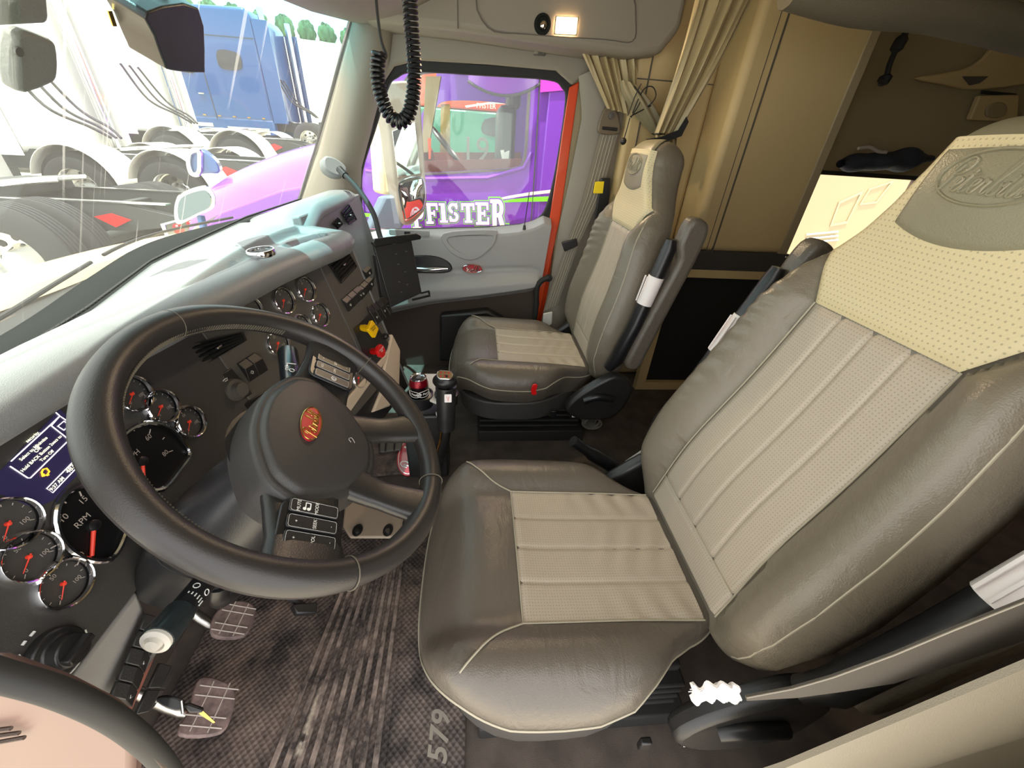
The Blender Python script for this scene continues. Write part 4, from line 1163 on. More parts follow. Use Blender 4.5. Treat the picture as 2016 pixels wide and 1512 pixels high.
# pedals ----------------------------------------------------------------------
def pedal(name, lab, px, c, zz, arm_to):
    t = thing(name, lab, 'pedal', tuple(at(*c, z=zz)))
    P = Plane(at(*c, z=zz), (0, -.45, .9), (1, 0, 0))
    q = spline([P.hit(*p) for p in px], 4, closed=True)
    pd = obj('pedal_pad', MB().slab(q, -P.n * .014), dusty(mat('pedal_rubber', (92, 78, 76), .7), 30, .4, .7, (142, 122, 118)), t, bevel=.003)
    cc = sum(q, Vector()) / len(q); g = MB()
    x0 = min((p - cc).dot(P.ex) for p in q); x1 = max((p - cc).dot(P.ex) for p in q); y0 = min((p - cc).dot(P.ey) for p in q); y1 = max((p - cc).dot(P.ey) for p in q)
    for k in range(1, 6):
        x = lerp(x0, x1, k / 6); y = lerp(y0, y1, k / 6)
        if k != 3: g.tube([cc + P.ex * x + P.ey * y0 * .8, cc + P.ex * x + P.ey * y1 * .8], .0016, 5)
        if k in (2, 4): g.tube([cc + P.ex * x0 * .85 + P.ey * y, cc + P.ex * x1 * .85 + P.ey * y], .0016, 5)
    obj('pad_grip', g, M['grime'], pd)
    obj('pedal_arm', MB().tube(spline([cc - P.n * .012, cc - P.n * .05 + Vector((0, .05, .02)), Vector(arm_to)], 4), .012, 10), M['steel'], t)
pedal('clutch_pedal', 'worn square pedal pad nearest the door, white-scuffed grid', [(392, 1335), (440, 1340), (463, 1362), (460, 1395), (436, 1442), (352, 1446), (372, 1395)], (408, 1392), .15, (.38, .70, .24))
pedal('brake_pedal', 'worn square pedal pad half hidden behind the near control stalk', [(425, 1205), (470, 1182), (500, 1192), (502, 1215), (480, 1252), (418, 1250)], (462, 1222), .17, (.56, .72, .26))
pt = thing('accelerator_pedal', 'small dark hanging pedal above the mat under the wheel rim', 'pedal', tuple(at(618, 1195, z=.06)))
P = Plane(at(618, 1195, z=.06), (0, -.6, .8), (1, 0, 0))
obj('pedal_pad', MB().slab([P.hit(*p) for p in ((575, 1190), (625, 1184), (625, 1206), (585, 1208))], -P.n * .02), M['black'], pt, bevel=.004)
obj('pedal_arm', MB().tube([P.hit(600, 1196, -.02), Vector((.70, .70, .25))], .010, 8), M['rubber'], pt)

# gear lever -------------------------------------------------------------------
gl_ = thing('gear_lever', 'black gear lever with chrome-topped knob between the two seats', 'gear lever', (1.12, .155, 0))
ps = spline([(1.13, .17, .0), (1.10, .155, .12), (1.055, .125, .24), (1.035, .105, .33), (1.04, .10, .40)], 6)
stk = obj('lever_shaft', MB().tube(ps, .019, 14), M['satin'], gl_)
obj('shaft_tube', MB().tube([p + Vector((-.012, .014, 0)) for p in ps[4:]], .0045, 8), M['gold'], stk)
gr = obj('lever_grip', MB().tube(spline([(1.04, .10, .36), (1.045, .098, .44), (1.055, .096, .52)], 5), [.030] * 3 + [.031] * 3 + [.032] * 3 + [.034, .034], 22), M['black'], gl_)
kb = at(876, 742, x=1.045)
def knobf(i, j):
    a = 2 * math.pi * i; b = math.pi * (j - .5)
    return kb + Vector((0, 0, -.014)) + Vector((.030 * math.cos(b) * math.cos(a), .040 * math.cos(b) * math.sin(a), .026 * math.sin(b)))
k1 = obj('lever_knob', MB().grid(knobf, 28, 14), M['satin'], gl_)
Pk = Plane(kb + Vector((-.004, 0, .008)), (-.35, -.1, 1), (0, -1, 0))
obj('shift_pattern', MB().prism(rrect(.050, .036, .014), Pk.p, Pk.ex, Pk.ey, Pk.n, .004), M['chrome'], k1, bevel=.002)
mk = MB()
for x in (-.012, 0, .012):
    for y in (-.007, .007): mk.prism(rrect(.004, .007, .001, 2), Pk.p + Pk.ex * x + Pk.ey * y + Pk.n * .004, Pk.ex, Pk.ey, Pk.n, .0006)
obj('pattern_marks', mk, M['red'], k1)
sq = at(882, 784, x=1.008); Pq = Plane(sq, (-.9, -.1, .35), (0, -1, 0))
s1 = obj('grip_sticker', MB().prism(rrect(.022, .026, .002, 2), sq, Pq.ex, Pq.ey, Pq.n, .003), M['label'], gr)
obj('sticker_mark', MB().tube([sq + Pq.n * .004 + Pq.ex * x + Pq.ey * y for x, y in ((-.005, .006), (0, -.002), (.004, .006))], .0009, 4).tube([sq + Pq.n * .004 + Pq.ey * y for y in (-.002, -.008)], .0009, 4), M['orange'], s1)

# cup holder with a can of soda ---------------------------------------------------
ch_ = thing('cup_holder', 'white topped cup holder stand beside the gear lever holding the can', 'cup holder', (1.19, .20, 0))
cx, cy, cz = at(823, 742, x=1.15); 
zt = cz - .098
obj('stand', MB().box((1.21, .19, zt / 2 - .03), (.12, .16, zt - .08)), M['black'], ch_, bevel=.01)
obj('top_plate', MB().slab([(1.15, .20, zt + .012), (1.10, .13, zt + .012), (1.14, .075, zt + .012), (1.27, .075, zt + .012), (1.30, .12, zt + .012), (1.30, .20, zt + .012)], (0, 0, .010)), M['whiteplastic'], ch_, bevel=.003)
obj('plate_flange', MB().slab([(1.095, .14, zt - .015), (1.095, .095, zt - .015), (1.10, .115, zt - .10), (1.10, .125, zt - .10)], (.006, 0, 0)), M['whiteplastic'], ch_)
obj('cup_ring', MB().lathe([(.042, 0), (.046, .0), (.048, .045), (.042, .047), (.040, .04), (.040, 0)], (cx, cy, zt - .016), (0, 0, 1), 32), M['satin'], ch_)
obj('cup_ring', MB().lathe([(.036, 0), (.040, .0), (.042, .040), (.036, .042), (.034, .034), (.034, 0)], (1.15, .105, zt - .008), (0, 0, 1), 32), M['satin'], ch_)
can = thing('soda_can', 'open black and maroon soda can with a silver lid in the cup holder', 'can', (cx, cy, cz - .122))
z0 = cz - .122
cb = obj('can_body', MB().lathe([(.0, .006), (.020, .004), (.025, 0), (.030, .005), (.0331, .014), (.0331, .094)], (cx, cy, z0), (0, 0, 1), 40), M['canbody'], can)
obj('can_shoulder', MB().lathe([(.0331, .093), (.0331, .098), (.030, .110), (.0275, .118)], (cx, cy, z0), (0, 0, 1), 40), M['canred'], can, label='maroon tapering shoulder')
ld = obj('can_lid', MB().lathe([(.0275, .1175), (.0285, .121), (.0275, .1225), (.0255, .121), (.0245, .117), (0, .117)], (cx, cy, z0), (0, 0, 1), 40), M['chrome'], can)
obj('pull_tab', MB().prism(rrect(.013, .022, .006), (cx + .004, cy - .002, z0 + .1185), (.3, 1, 0), (1, -.3, 0), (0, 0, 1), .0015), M['steel'], ld)
obj('mouth_opening', MB().prism(oval(.015, .020, 18), (cx - .012, cy + .002, z0 + .1172), (.2, 1, 0), (1, -.2, 0), (0, 0, 1), .0006), M['black'], ld)
def wrap(mb, s, ang0, zc, size, flip=1, bold=.01, shear=0.0):
    vs, fs = text_geo(s, size, shear, bold); r = .0336
    mb.add([(cx + r * math.cos(ang0 + v.x / r), cy + r * math.sin(ang0 + v.x / r), z0 + zc + v.y) for v in vs], fs)
def wring(mb, ang0, zc, w, h):
    r = .0336; mb.tube([(cx + r * math.cos(ang0 + x / r), cy + r * math.sin(ang0 + x / r), z0 + zc + y) for x, y in oval(w, h, 28)], .0009, 5, closed=True)
mk = MB()
for a in (math.radians(150), math.radians(222)):
    wrap(mk, 'Dr Pepper', a, .068, .0115, shear=.2); wring(mk, a, .068, .058, .024)
wrap(mk, 'ZERO', math.radians(222), .042, .011); wrap(mk, 'SUGAR', math.radians(222), .031, .009)
obj('can_print', mk, M['white'], cb, sm=False)

# tablet bracket on its swan neck ------------------------------------------------
tb = thing('tablet_holder', 'empty black tablet holder on a curved arm fixed to the far windshield pillar', 'tablet holder', tuple(at(660, 325, x=1.98)))
PT = Plane(at(785, 535, x=1.52), (-.80, -.55, .18), (.5, -.8, 0))
def tq(l, lift=0): return [PT.hit(a, b, lift) for a, b in l]
pl_ = obj('back_plate', MB().slab(tq([(735, 484), (810, 470), (831, 577), (769, 606)]), -PT.n * .012), M['black'], tb, bevel=.004)
obj('top_clip', MB().slab(tq([(729, 478), (734, 470), (816, 459), (825, 465), (824, 471), (735, 486)]), PT.n * .022), M['satin'], tb, bevel=.003)
obj('plate_slot', MB().slab(tq([(771, 477), (790, 473), (791, 477), (773, 481)], .001), PT.n * .001), M['doorgrey'], pl_)
obj('bottom_clip', MB().tube(tq([(812, 590), (846, 582), (844, 574)], .014), .005, 8).tube(tq([(829, 577), (845, 573)], .010), .004, 8), M['satin'], tb)
obj('bottom_clip', MB().tube(tq([(766, 604), (758, 602), (756, 597)], .014), .005, 8), M['satin'], tb)
obj('side_clip', MB().slab(tq([(744, 500), (738, 503), (754, 598), (768, 604)], -.004), -PT.n * .03), M['black'], tb, bevel=.003)
holes = MB()
for a, b in ((780, 500), (800, 495), (784, 520), (798, 535), (786, 555), (802, 560), (790, 575)): holes.prism(rrect(.008, .004, .001, 2), PT.hit(a, b, .0005), PT.ex, PT.ey, PT.n, .0012)
obj('plate_ribs', holes, M['charcoal'], pl_)
hb = PT.hit(770, 500, -.02)
arm = spline([at(672, 338, x=1.93), at(705, 372, x=1.86), at(735, 420, x=1.75), at(750, 470, x=1.66), hb], 8)
obj('swan_neck', MB().tube(arm, .0105, 14), M['rubber'], tb)
Pb = Plane(at(655, 327, x=1.97), (-.75, -.6, .3), (.6, -.75, 0))
mb_ = obj('mount_base', MB().slab(spline([Pb.hit(a, b, .01) for a, b in ((638, 308), (660, 310), (682, 328), (680, 345), (660, 346), (640, 332))], 3, closed=True), -Pb.n * .06), M['dashpad'], tb, bevel=.008)
obj('neck_collar', MB().tube([at(668, 333, x=1.945), at(680, 346, x=1.915)], .0145, 14), M['satin'], tb)

# coiled microphone cord ----------------------------------------------------------
cd = thing('microphone_cord', 'black coiled microphone cord hanging in a loop from the roof', 'cord', tuple(at(780, -60, x=1.42)))
XW = 1.42
obj('straight_lead', MB().tube(spline([at(a, b, x=XW) for a, b in ((739, -60), (741, 0), (746, 50), (752, 85), (760, 106), (758, 116))], 6), .0042, 8), M['rubber'], cd)
cp = spline([at(a, b, x=XW) for a, b in ((747, 102), (744, 125), (744, 155), (752, 195), (768, 228), (786, 240), (803, 228), (812, 195), (816, 150), (814, 100), (810, 50), (807, 0), (805, -60))], 40)
hx = []; L = 0; nrm = Vector((1, 0, 0))
for k, p in enumerate(cp):
    t = (cp[min(k + 1, len(cp) - 1)] - cp[max(k - 1, 0)]).normalized()
    if k: L += (p - cp[k - 1]).length
    e = (nrm - t * nrm.dot(t)).normalized(); g = t.cross(e); th = L / .0115 * 2 * math.pi
    hx.append((p, e, g, L))
def hpt(s):
    lo = 0
    for k in range(1, len(hx)):
        if hx[k][3] >= s:
            f = (s - hx[k - 1][3]) / max(1e-6, hx[k][3] - hx[k - 1][3]); p = hx[k - 1][0].lerp(hx[k][0], f); return p, hx[k][1], hx[k][2]
    return hx[-1][0], hx[-1][1], hx[-1][2]
pts = []; n_t = int(hx[-1][3] / .0122 * 11)
for i in range(n_t):
    s = i / n_t * hx[-1][3]; p, e, g = hpt(s); th = i / 11 * 2 * math.pi
    pts.append(p + (e * math.cos(th) + g * math.sin(th)) * .0165)
obj('coil', MB().tube(pts, .0050, 7), M['satin'], cd)

# things stuck to the windshield ----------------------------------------------------
def wsq(l, off=-.012): return [on_plane(a, b, (0, .86 + off, .9), (0, 1, .52)) for a, b in l]
wn_ = Vector((0, -1, -.52)).normalized()
dc = thing('dash_camera', 'black camera housing hanging from the top of the windshield', 'camera', tuple(wsq([(275, 20)])[0]))
cbod = obj('camera_body', MB().slab(spline(wsq([(203, -30), (222, 22), (248, 82), (262, 96), (330, 105), (338, 92), (318, -30)], -.03), 3, closed=True), wn_ * .06), M['black'], dc, bevel=.012, seg=3)
obj('camera_bracket', MB().tube(wsq([(312, -40), (330, 40), (334, 66)], -.06), .010, 10), M['satin'], dc)
obj('camera_window', MB().slab(wsq([(213, 22), (221, 22), (231, 52), (223, 52)], -.032), -wn_ * .002 + Vector((0, 0, 0))), M['gold'], cbod)
for nm_, l, lab, w in (('toll_tag', [(0, 52), (62, 60), (82, 75), (86, 130), (70, 152), (0, 164)], 'grey rounded toll tag stuck on the windshield, lower one at the left edge', 1), ('toll_tag', [(-40, -40), (60, -40), (66, 20), (60, 30), (-40, 34)], 'grey tag cut off by the top left corner of the view', 0)):
    q = spline(wsq(l, -.02), 3, closed=True) if w else wsq(l, -.02)
    a = thing(nm_, lab, 'windshield tag', tuple(sum(q, Vector()) / len(q)))
    tb2 = obj('tag_body', MB().slab(q, wn_ * .018), mat('tag_grey', (112, 112, 106), .6, bump=(200, .002)), a, bevel=.005)
    if w: obj('tag_button', MB().lathe([(.006, 0), (.006, .003), (0, .003)], wsq([(34, 100)], -.042)[0], wn_, 14), M['charcoal'], tb2)

# overhead lamp ---------------------------------------------------------------------
lp = thing('map_lamp', 'lit square courtesy lamp in the overhead console by the far door', 'lamp', tuple(at(1115, 50, x=1.925)))
q = [at(a, b, x=1.922) for a, b in ((1096, 34), (1136, 36), (1133, 68), (1093, 66))]
obj('lamp_lens', MB().slab(q, (-.010, 0, 0)), mat('lamp_glow', (255, 236, 200), .4, emit=9, emit_rgb=(255, 214, 160)), lp, bevel=.004)
c = sum(q, Vector()) / 4
obj('lamp_bezel', MB().frame([c + (p - c) * 1.14 for p in q], [c + (p - c) * 1.0 for p in q], (-.006, 0, 0)), M['trim'], lp, bevel=.002)
ld_ = bpy.data.lights.new('lamp_light', 'AREA'); ld_.energy = 1.6; ld_.color = (1, .74, .45); ld_.size = .05
lo_ = bpy.data.objects.new('lamp_light', ld_); lo_.location = c + Vector((-.02, 0, 0)) - lp.location; lo_.rotation_euler = Vector((1, 0, .5)).to_track_quat('Z', 'Y').to_euler(); COL.objects.link(lo_); lo_.parent = lp
ss = thing('reading_spot', 'small round unlit reading spot beside the lit courtesy lamp', 'lamp', tuple(at(1068, 48, x=1.925)))
o = at(1068, 48, x=1.93)
sb = obj('spot_ring', MB().lathe([(.032, 0), (.030, .012), (.022, .014), (.020, .006), (0, .006)], o, (-1, 0, 0), 28), M['dashdark'], ss)
obj('spot_eye', MB().lathe([(.013, .004), (.012, .012), (.006, .016), (0, .017)], o + Vector((0, -.003, -.003)), (-1, 0, 0), 20), M['chrome'], sb)
hk_ = thing('coat_hook', 'small folded coat hook on the trim below the reading spot', 'hook', tuple(at(1066, 92, x=2.1)))
obj('hook_plate', MB().slab([at(a, b, x=2.10) for a, b in ((1056, 78), (1078, 80), (1074, 110), (1050, 108))], (.012, 0, 0)), M['charcoal'], hk_, bevel=.004)
obj('hook_flap', MB().slab([at(a, b, x=2.095) for a, b in ((1058, 80), (1066, 82), (1060, 106), (1050, 106))], (.008, 0, 0)), M['trim'], hk_, bevel=.003)

# curtains ---------------------------------------------------------------------------
def folds(name, lab, top, bot, x0, x1, nf, amp, nv=26, parent=None, curve=0.0):
    T0, T1 = at(*top[0], x=x0), at(*top[1], x=x0); B0, B1 = at(*bot[0], x=x1), at(*bot[1], x=x1)
    def fn(u, v):
        p = T0.lerp(T1, u).lerp(B0.lerp(B1, u), v); ph = u * nf * 2 * math.pi
        w = 1 - .45 * v
        p.x -= amp * w * (math.sin(ph) + .35 * math.sin(2.3 * ph + v * 3)) + curve * math.sin(math.pi * v)
        p.y += amp * .5 * w * math.cos(ph) * .6
        return p
    return MB().grid(fn, nf * 14, nv)
cu = obj('privacy_curtain', folds('', '', ((1138, 84), (1256, 88)), ((1196, 214), (1262, 232)), 2.02, 2.02, 6, .017), M['curtain']); tag(cu, 'short pleated tan curtain bunched above the far seat belt', 'curtain')
bg = thing('curtain_pouch', 'gathered grey net pouch tied with cords between the curtains', 'pouch', tuple(at(1270, 215, x=2.0)))
def bag(i, j):
    a = 2 * math.pi * i; c0 = at(lerp(1240, 1296, j), lerp(165, 268, j), x=1.955); r = .030 + .030 * math.sin(math.pi * min(1, j * 1.05)) ** .8
    r *= 1 + .16 * math.sin(a * 7) * (1 - .3 * j)
    return c0 + Vector((math.cos(a) * r * .9, math.sin(a) * r * 1.15, .3 * math.sin(a) * r))
obj('pouch_cloth', MB().grid(bag, 70, 20), mat('pouch_cloth', (134, 126, 100), .6), bg)
crd = MB()
for l in (((1236, 228), (1250, 190), (1262, 165)), ((1242, 232), (1262, 195), (1248, 170)), ((1240, 230), (1275, 210), (1291, 190), (1286, 172), (1272, 172), (1260, 188), (1246, 222)), ((1246, 226), (1262, 218), (1282, 208)), ((1240, 232), (1232, 262), (1228, 274))):
    crd.tube(spline([at(a, b, x=1.905) for a, b in l], 5), .0022, 6)
obj('pouch_cord', crd, M['rubber'], bg)
for a, b in ((1227, 278), (1298, 262)):
    o = at(a, b, x=1.90); obj('cord_ball', MB().lathe([(.0, -.014), (.008, -.0115), (.0135, -.004), (.0135, .004), (.008, .0115), (0, .014)], o, (0, 0, 1), 18), M['black'], bg)
dr = thing('sleeper_curtain', 'long tan curtain swept back and tied in a black strap', 'curtain', tuple(at(1320, 268, x=1.80)))
obj('curtain_cloth', folds('', '', ((1385, -60), (1512, -60)), ((1290, 262), (1338, 262)), 1.80, 1.80, 4, .022, 40, curve=.03), M['curtain'], dr)
obj('curtain_tail', folds('', '', ((1292, 266), (1334, 266)), ((1296, 345), (1326, 360)), 1.81, 1.86, 4, .012, 12), M['curtain'], dr)
obj('tie_strap', MB().slab([at(a, b, x=1.765) for a, b in ((1271, 274), (1300, 270), (1336, 256), (1352, 230), (1356, 240), (1342, 268), (1304, 282))], (.006, 0, 0)), M['rubber'], dr)

# belts ------------------------------------------------------------------------------
def ribbon(mb, A, B, x, th=.003):
    """strap between two pixel edges"""
    for k in range(len(A) - 1):
        q = [at(*A[k], x=x), at(*B[k], x=x), at(*B[k + 1], x=x), at(*A[k + 1], x=x)]
        mb.slab(q, (th, 0, 0))
    return mb
fb = thing('seat_belt', 'tan seat belt hanging on the door post by the far seat', 'seat belt', tuple(at(1195, 235, x=2.04)))
wb = obj('webbing', ribbon(MB(), [(1182, 262), (1148, 390), (1112, 490), (1070, 612)], [(1218, 258), (1184, 385), (1140, 480), (1098, 600)], 2.045), M['webbing'], fb)
st_ = MB()
for f in (.22, .40, .6, .78):
    st_.tube([at(lerp(a[0], b[0], f), lerp(a[1], b[1], f), x=2.0435) for a, b in zip([(1182, 262), (1148, 390), (1112, 490), (1070, 612)], [(1218, 258), (1184, 385), (1140, 480), (1098, 600)])], .0018, 4)
obj('webbing_ridges', st_, M['seam'], wb)
an = obj('belt_anchor', MB().slab(spline([at(a, b, x=2.035) for a, b in ((1192, 212), (1212, 214), (1222, 250), (1216, 264), (1184, 264), (1178, 250))], 4, closed=True), (.02, 0, 0)), mat('anchor_tan', (112, 98, 78), .4), fb, bevel=.005)
obj('anchor_bolt', MB().lathe([(.013, 0), (.012, .008), (0, .010)], at(1203, 228, x=2.034), (-1, 0, 0), 18), M['charcoal'], an)
obj('anchor_slot', MB().tube([at(1186, 252, x=2.03), at(1215, 255, x=2.03)], .006, 8), M['rubber'], an)
obj('belt_clip', MB().slab([at(a, b, x=2.03) for a, b in ((1106, 478), (1136, 470), (1138, 484), (1112, 496))], (.022, 0, 0)), M['black'], fb, bevel=.004)
obj('belt_tongue', MB().slab([at(a, b, x=2.03) for a, b in ((1070, 618), (1088, 614), (1087, 638), (1080, 643), (1068, 641))], (.012, 0, 0)), M['whiteplastic'], fb, bevel=.004)
rt = thing('belt_guide', 'black belt guide carrying a bright yellow tag behind the far seat belt', 'belt guide', tuple(at(1182, 372, x=2.10)))
gp_ = obj('guide_plate', MB().slab([at(a, b, x=2.026) for a, b in ((1182, 350), (1200, 350), (1198, 384), (1188, 470), (1164, 470), (1176, 384))], (-.02, 0, 0)), M['black'], rt, bevel=.004)
obj('yellow_tag', MB().slab([at(a, b, x=2.003) for a, b in ((1172, 358), (1190, 357), (1187, 381), (1168, 381))], (.006, 0, 0)), M['yellowtag'], rt, bevel=.002)
gh = thing('grab_bar', 'black grab handle on the door post in front of the far seat', 'handle', tuple(at(1058, 600, x=2.05)))
obj('handle_bar', MB().tube(spline([at(a, b, x=2.045) for a, b in ((1080, 547), (1066, 553), (1057, 568), (1055, 610), (1047, 670), (1050, 690))], 6), .0145, 14), M['rubber'], gh)
obj('handle_foot', MB().lathe([(.02, 0), (.02, .01), (0, .012)], at(1080, 547, x=2.05), (-1, 0, 0), 18), M['rubber'], gh)

nb = thing('seat_belt', 'dark grey lap belt slanting across the lower right corner', 'seat belt', tuple(at(1760, 1320, x=.15)))
up_ = [(2060, 1168), (2016, 1186), (1880, 1240), (1760, 1290), (1640, 1334), (1560, 1357), (1470, 1374)]
dn_ = [(2060, 1252), (2016, 1262), (1880, 1308), (1760, 1346), (1660, 1362), (1570, 1374), (1470, 1380)]
wb2 = obj('webbing', ribbon(MB(), up_, dn_, .152), M['webbing_dark'], nb)
obj('webbing_highlight', MB().tube([at(a, b, x=.151) for a, b in up_], .0009, 5), M['webbing'], wb2)  # paler line laid on the upper edge as a painted highlight
tgm = MB(); rnd = random.Random(3)
tpt = [(1362, 1362), (1385, 1352), (1430, 1356), (1458, 1366), (1452, 1376), (1420, 1380), (1385, 1378), (1368, 1382)]
def crump(u, v):
    p = at(lerp(1364, 1458, u), lerp(1352, 1382, v) + 4 * math.sin(u * 9) * (1 - u), x=.20)
    return p + Vector((.003 * math.sin(u * 23 + v * 9), .002 * math.sin(v * 15 + u * 7), .002 * math.cos(u * 17 - v * 11)))
tg = obj('belt_tag', MB().grid(crump, 26, 10, thick=(.004, 0, 0)), mat('frayed_white', (232, 226, 222), .9, bump=(160, .004)), nb, label='frayed white cloth end')
fr_ = MB()
for k in range(16):
    a = rnd.uniform(1364, 1400); b = rnd.uniform(1356, 1380); p = at(a, b, x=.198); q = at(a - rnd.uniform(6, 18), b + rnd.uniform(-8, 10), x=.196); fr_.tube([p, p.lerp(q, .5) + Vector((0, 0, .002)), q], .0006, 4)
obj('loose_threads', fr_, M['label'], tg)
bk_ = thing('belt_buckle', 'black belt buckle stalk standing between the near seat and the aisle', 'buckle', (.93, -.44, .2))
obj('buckle_sleeve', MB().tube(spline([at(a, b, x=.93) for a, b in ((1128, 868), (1165, 893), (1210, 920), (1240, 940))], 5), [.018] * 5 + [.024] * 5 + [.026] * 6, 14), M['satin'], bk_)
obj('buckle_bracket', MB().slab([at(a, b, x=.90) for a, b in ((1232, 912), (1268, 888), (1272, 900), (1244, 940))], (.012, 0, 0)), M['doorgrey'], bk_, bevel=.003)
obj('buckle_bolt', MB().lathe([(.008, 0), (.008, .006), (0, .007)], at(1256, 932, x=.885), (-1, 0, 0), 12), M['steel'], bk_)

# coiled air line of the far seat ------------------------------------------------------
ah = MB(); o = at(1160, 842, z=.03); pts = []
for k in range(260):
    t = k / 259; a = t * 2 * math.pi * 11
    pts.append(o + Vector((-.05 + .13 * t, 0, 0)) * .6 + Vector((.01 * math.sin(a * .5), (.036 + .01 * math.sin(t * 9)) * math.cos(a), .012 + .036 * (1 + math.sin(a)) * .9)))
ho = obj('air_hose', ah.tube(pts, .0038, 7), mat('hose_grey', (118, 114, 106), .45)); tag(ho, 'dark coiled air hose on the floor behind the far seat base', 'hose')

# chrome ring on the dash pad ----------------------------------------------------------
o = EYE.copy()
for _k in range(400):                           # where the line of sight meets the pad
    o = EYE + ray(515, 499) * (.6 + _k * .002)
    if o.x > .5 and o.z <= pad_top(o.x, o.y) - tray(o.x, o.y) + .006: break
rg = obj('chrome_ring', MB().lathe([(.0255, .0), (.0275, .0), (.0290, .004), (.0285, .010), (.0270, .013), (.0250, .013), (.0245, .008), (.0255, 0)], o - Vector((0, 0, .004)), (-.05, .05, 1), 36), M['chrome']); tag(rg, 'small chrome ring lying on the grey dash top', 'ring')
# ignition keys ------------------------------------------------------------------------
ky = thing('ignition_key', 'black headed key hanging by the switches over the clutch pedal', 'key', tuple(at(370, 1390, x=.262)))
PK = Plane(at(372, 1392, x=.262), (-.55, -.35, .75), (1, -.6, 0))
h1 = obj('key_head', MB().slab(spline([PK.hit(a, b) for a, b in ((306, 1376), (325, 1371), (352, 1376), (362, 1384), (358, 1396), (345, 1400), (318, 1390))], 3, closed=True), -PK.n * .008), M['satin'], ky, bevel=.002)
obj('key_head', MB().slab([PK.hit(a, b) for a, b in ((360, 1388), (372, 1386), (400, 1396), (398, 1404), (372, 1404))], -PK.n * .008), M['black'], ky, bevel=.002)
obj('key_blade', MB().slab([PK.hit(a, b, -.002) for a, b in ((396, 1396), (424, 1422), (420, 1424), (392, 1406))], -PK.n * .002), M['gold'], ky)
obj('key_collar', MB().tube([PK.hit(357, 1379, .002), PK.hit(360, 1404, .002)], .0022, 8), M['steel'], ky)

# near door side: pillar trim and rubber seal at the corners of the view --------------------
ng = thing('grab_rail', 'long black rubber covered grab rail curving across the lower left corner', 'handle', tuple(at(200, 1390, x=.13)))
rl = spline([at(a, b, x=.13) for a, b in ((-60, 1312), (0, 1330), (110, 1362), (205, 1405), (270, 1450), (320, 1500), (360, 1560))], 8)
obj('rail_bar', MB().tube(rl, .0085, 16), M['rubber'], ng)
obj('rail_lip', MB().tube([p + Vector((-.004, -.003, -.009)) for p in rl], .003, 8), M['doorlow'], ng)
struct('trim_9', MB().slab([at(a, b, x=.142) for a, b in ((-60, 1335), (0, 1350), (110, 1385), (205, 1428), (262, 1470), (258, 1560), (150, 1640), (-60, 1640))], (.02, 0, 0)), mat('jamb_pink_bounce', (112, 86, 78), .5), bevel=.006)  # beige trim; pink bounce light from the orange body is painted in
lv = struct('trim_10', MB().tube([at(-30, 1440, x=.138), at(22, 1434, x=.138)], .0016, 6).tube([at(-30, 1452, x=.138), at(38, 1443, x=.138)], .0016, 6).tube([at(-30, 1466, x=.138), at(48, 1452, x=.138)], .0016, 6), M['doorlow'])
def sill(u, v):
    a = [(1400, 1560), (1546, 1512), (1760, 1424), (2016, 1318), (2140, 1268)]; b = [(1560, 1640), (1790, 1512), (1900, 1476), (2016, 1442), (2140, 1400)]
    k = u * 4; i = min(3, int(k)); p = at(*a[i], x=.12).lerp(at(*a[i + 1], x=.12), k - i); q = at(*b[i], x=.12).lerp(at(*b[i + 1], x=.12), k - i)
    r = p.lerp(q, v); r.x -= .016 * math.sin(math.pi * v) ** .7; return r
struct('trim_11', MB().grid(sill, 20, 10, thick=(.006, 0, 0)), M['jamb'])
def sill2(u, v):
    b = [(1560, 1640), (1790, 1516), (1900, 1480), (2016, 1446), (2140, 1404)]
    k = u * 4; i = min(3, int(k)); p = at(*b[i], x=.118).lerp(at(*b[i + 1], x=.118), k - i)
    return p + Vector((.005 - .02 * v, -.06 * v, -.20 * v))
struct('trim_12', MB().grid(sill2, 20, 6, thick=(.006, 0, 0)), M['jamb'])

# sleeper things --------------------------------------------------------------------------
XS = 2.125
pil_ = thing('folded_blanket', 'dark folded blanket lying on the ledge above the sleeper window', 'blanket', tuple(at(1710, 320, x=2.05)))
def blk(i, j):
    a = 2 * math.pi * i; p = at(lerp(1655, 1830, j), lerp(322, 312, j), x=2.02); r = .045 * (math.sin(math.pi * min(.97, max(.03, j))) ** .4) * (1 + .12 * math.sin(j * 19))
    return p + Vector((.07 * math.cos(a) * (r / .045), 0, r * math.sin(a) * (1 + .2 * math.sin(j * 11))))
obj('blanket_roll', MB().grid(blk, 28, 30), mat('blanket_blue', (44, 48, 58), .9, bump=(60, .01)), pil_)
obj('blanket_edge', MB().tube(spline([at(a, b, x=1.965) for a, b in ((1690, 292), (1712, 290), (1728, 298), (1745, 300))], 5), .007, 8), M['grime'], pil_)
wl_ = thing('sleeper_lamp', 'dim square reading lamp panel on the sleeper side wall', 'lamp', tuple(at(1950, 208, x=XS)))
lb_ = obj('lamp_panel', MB().slab([at(a, b, x=XS - .02) for a, b in ((1930, 188), (2008, 186), (2004, 240), (1910, 236))], (.025, 0, 0)), M['tan'], wl_, bevel=.006)
obj('lamp_dome', MB().slab(spline([at(a, b, x=XS - .03) for a, b in ((1962, 202), (1980, 204), (1982, 222), (1966, 232), (1944, 228), (1946, 212))], 4, closed=True), (.012, 0, 0)), M['tandark'], lb_, bevel=.004)
obj('lamp_slot', MB().slab([at(a, b, x=XS - .012) for a, b in ((1938, 178), (2002, 184), (2000, 190), (1936, 184))], (.014, 0, 0)), M['rubber'], wl_)
sh_ = thing('sleeper_shelf', 'curved tan shelf lip high on the sleeper side wall', 'shelf', tuple(at(1860, 150, x=XS)))
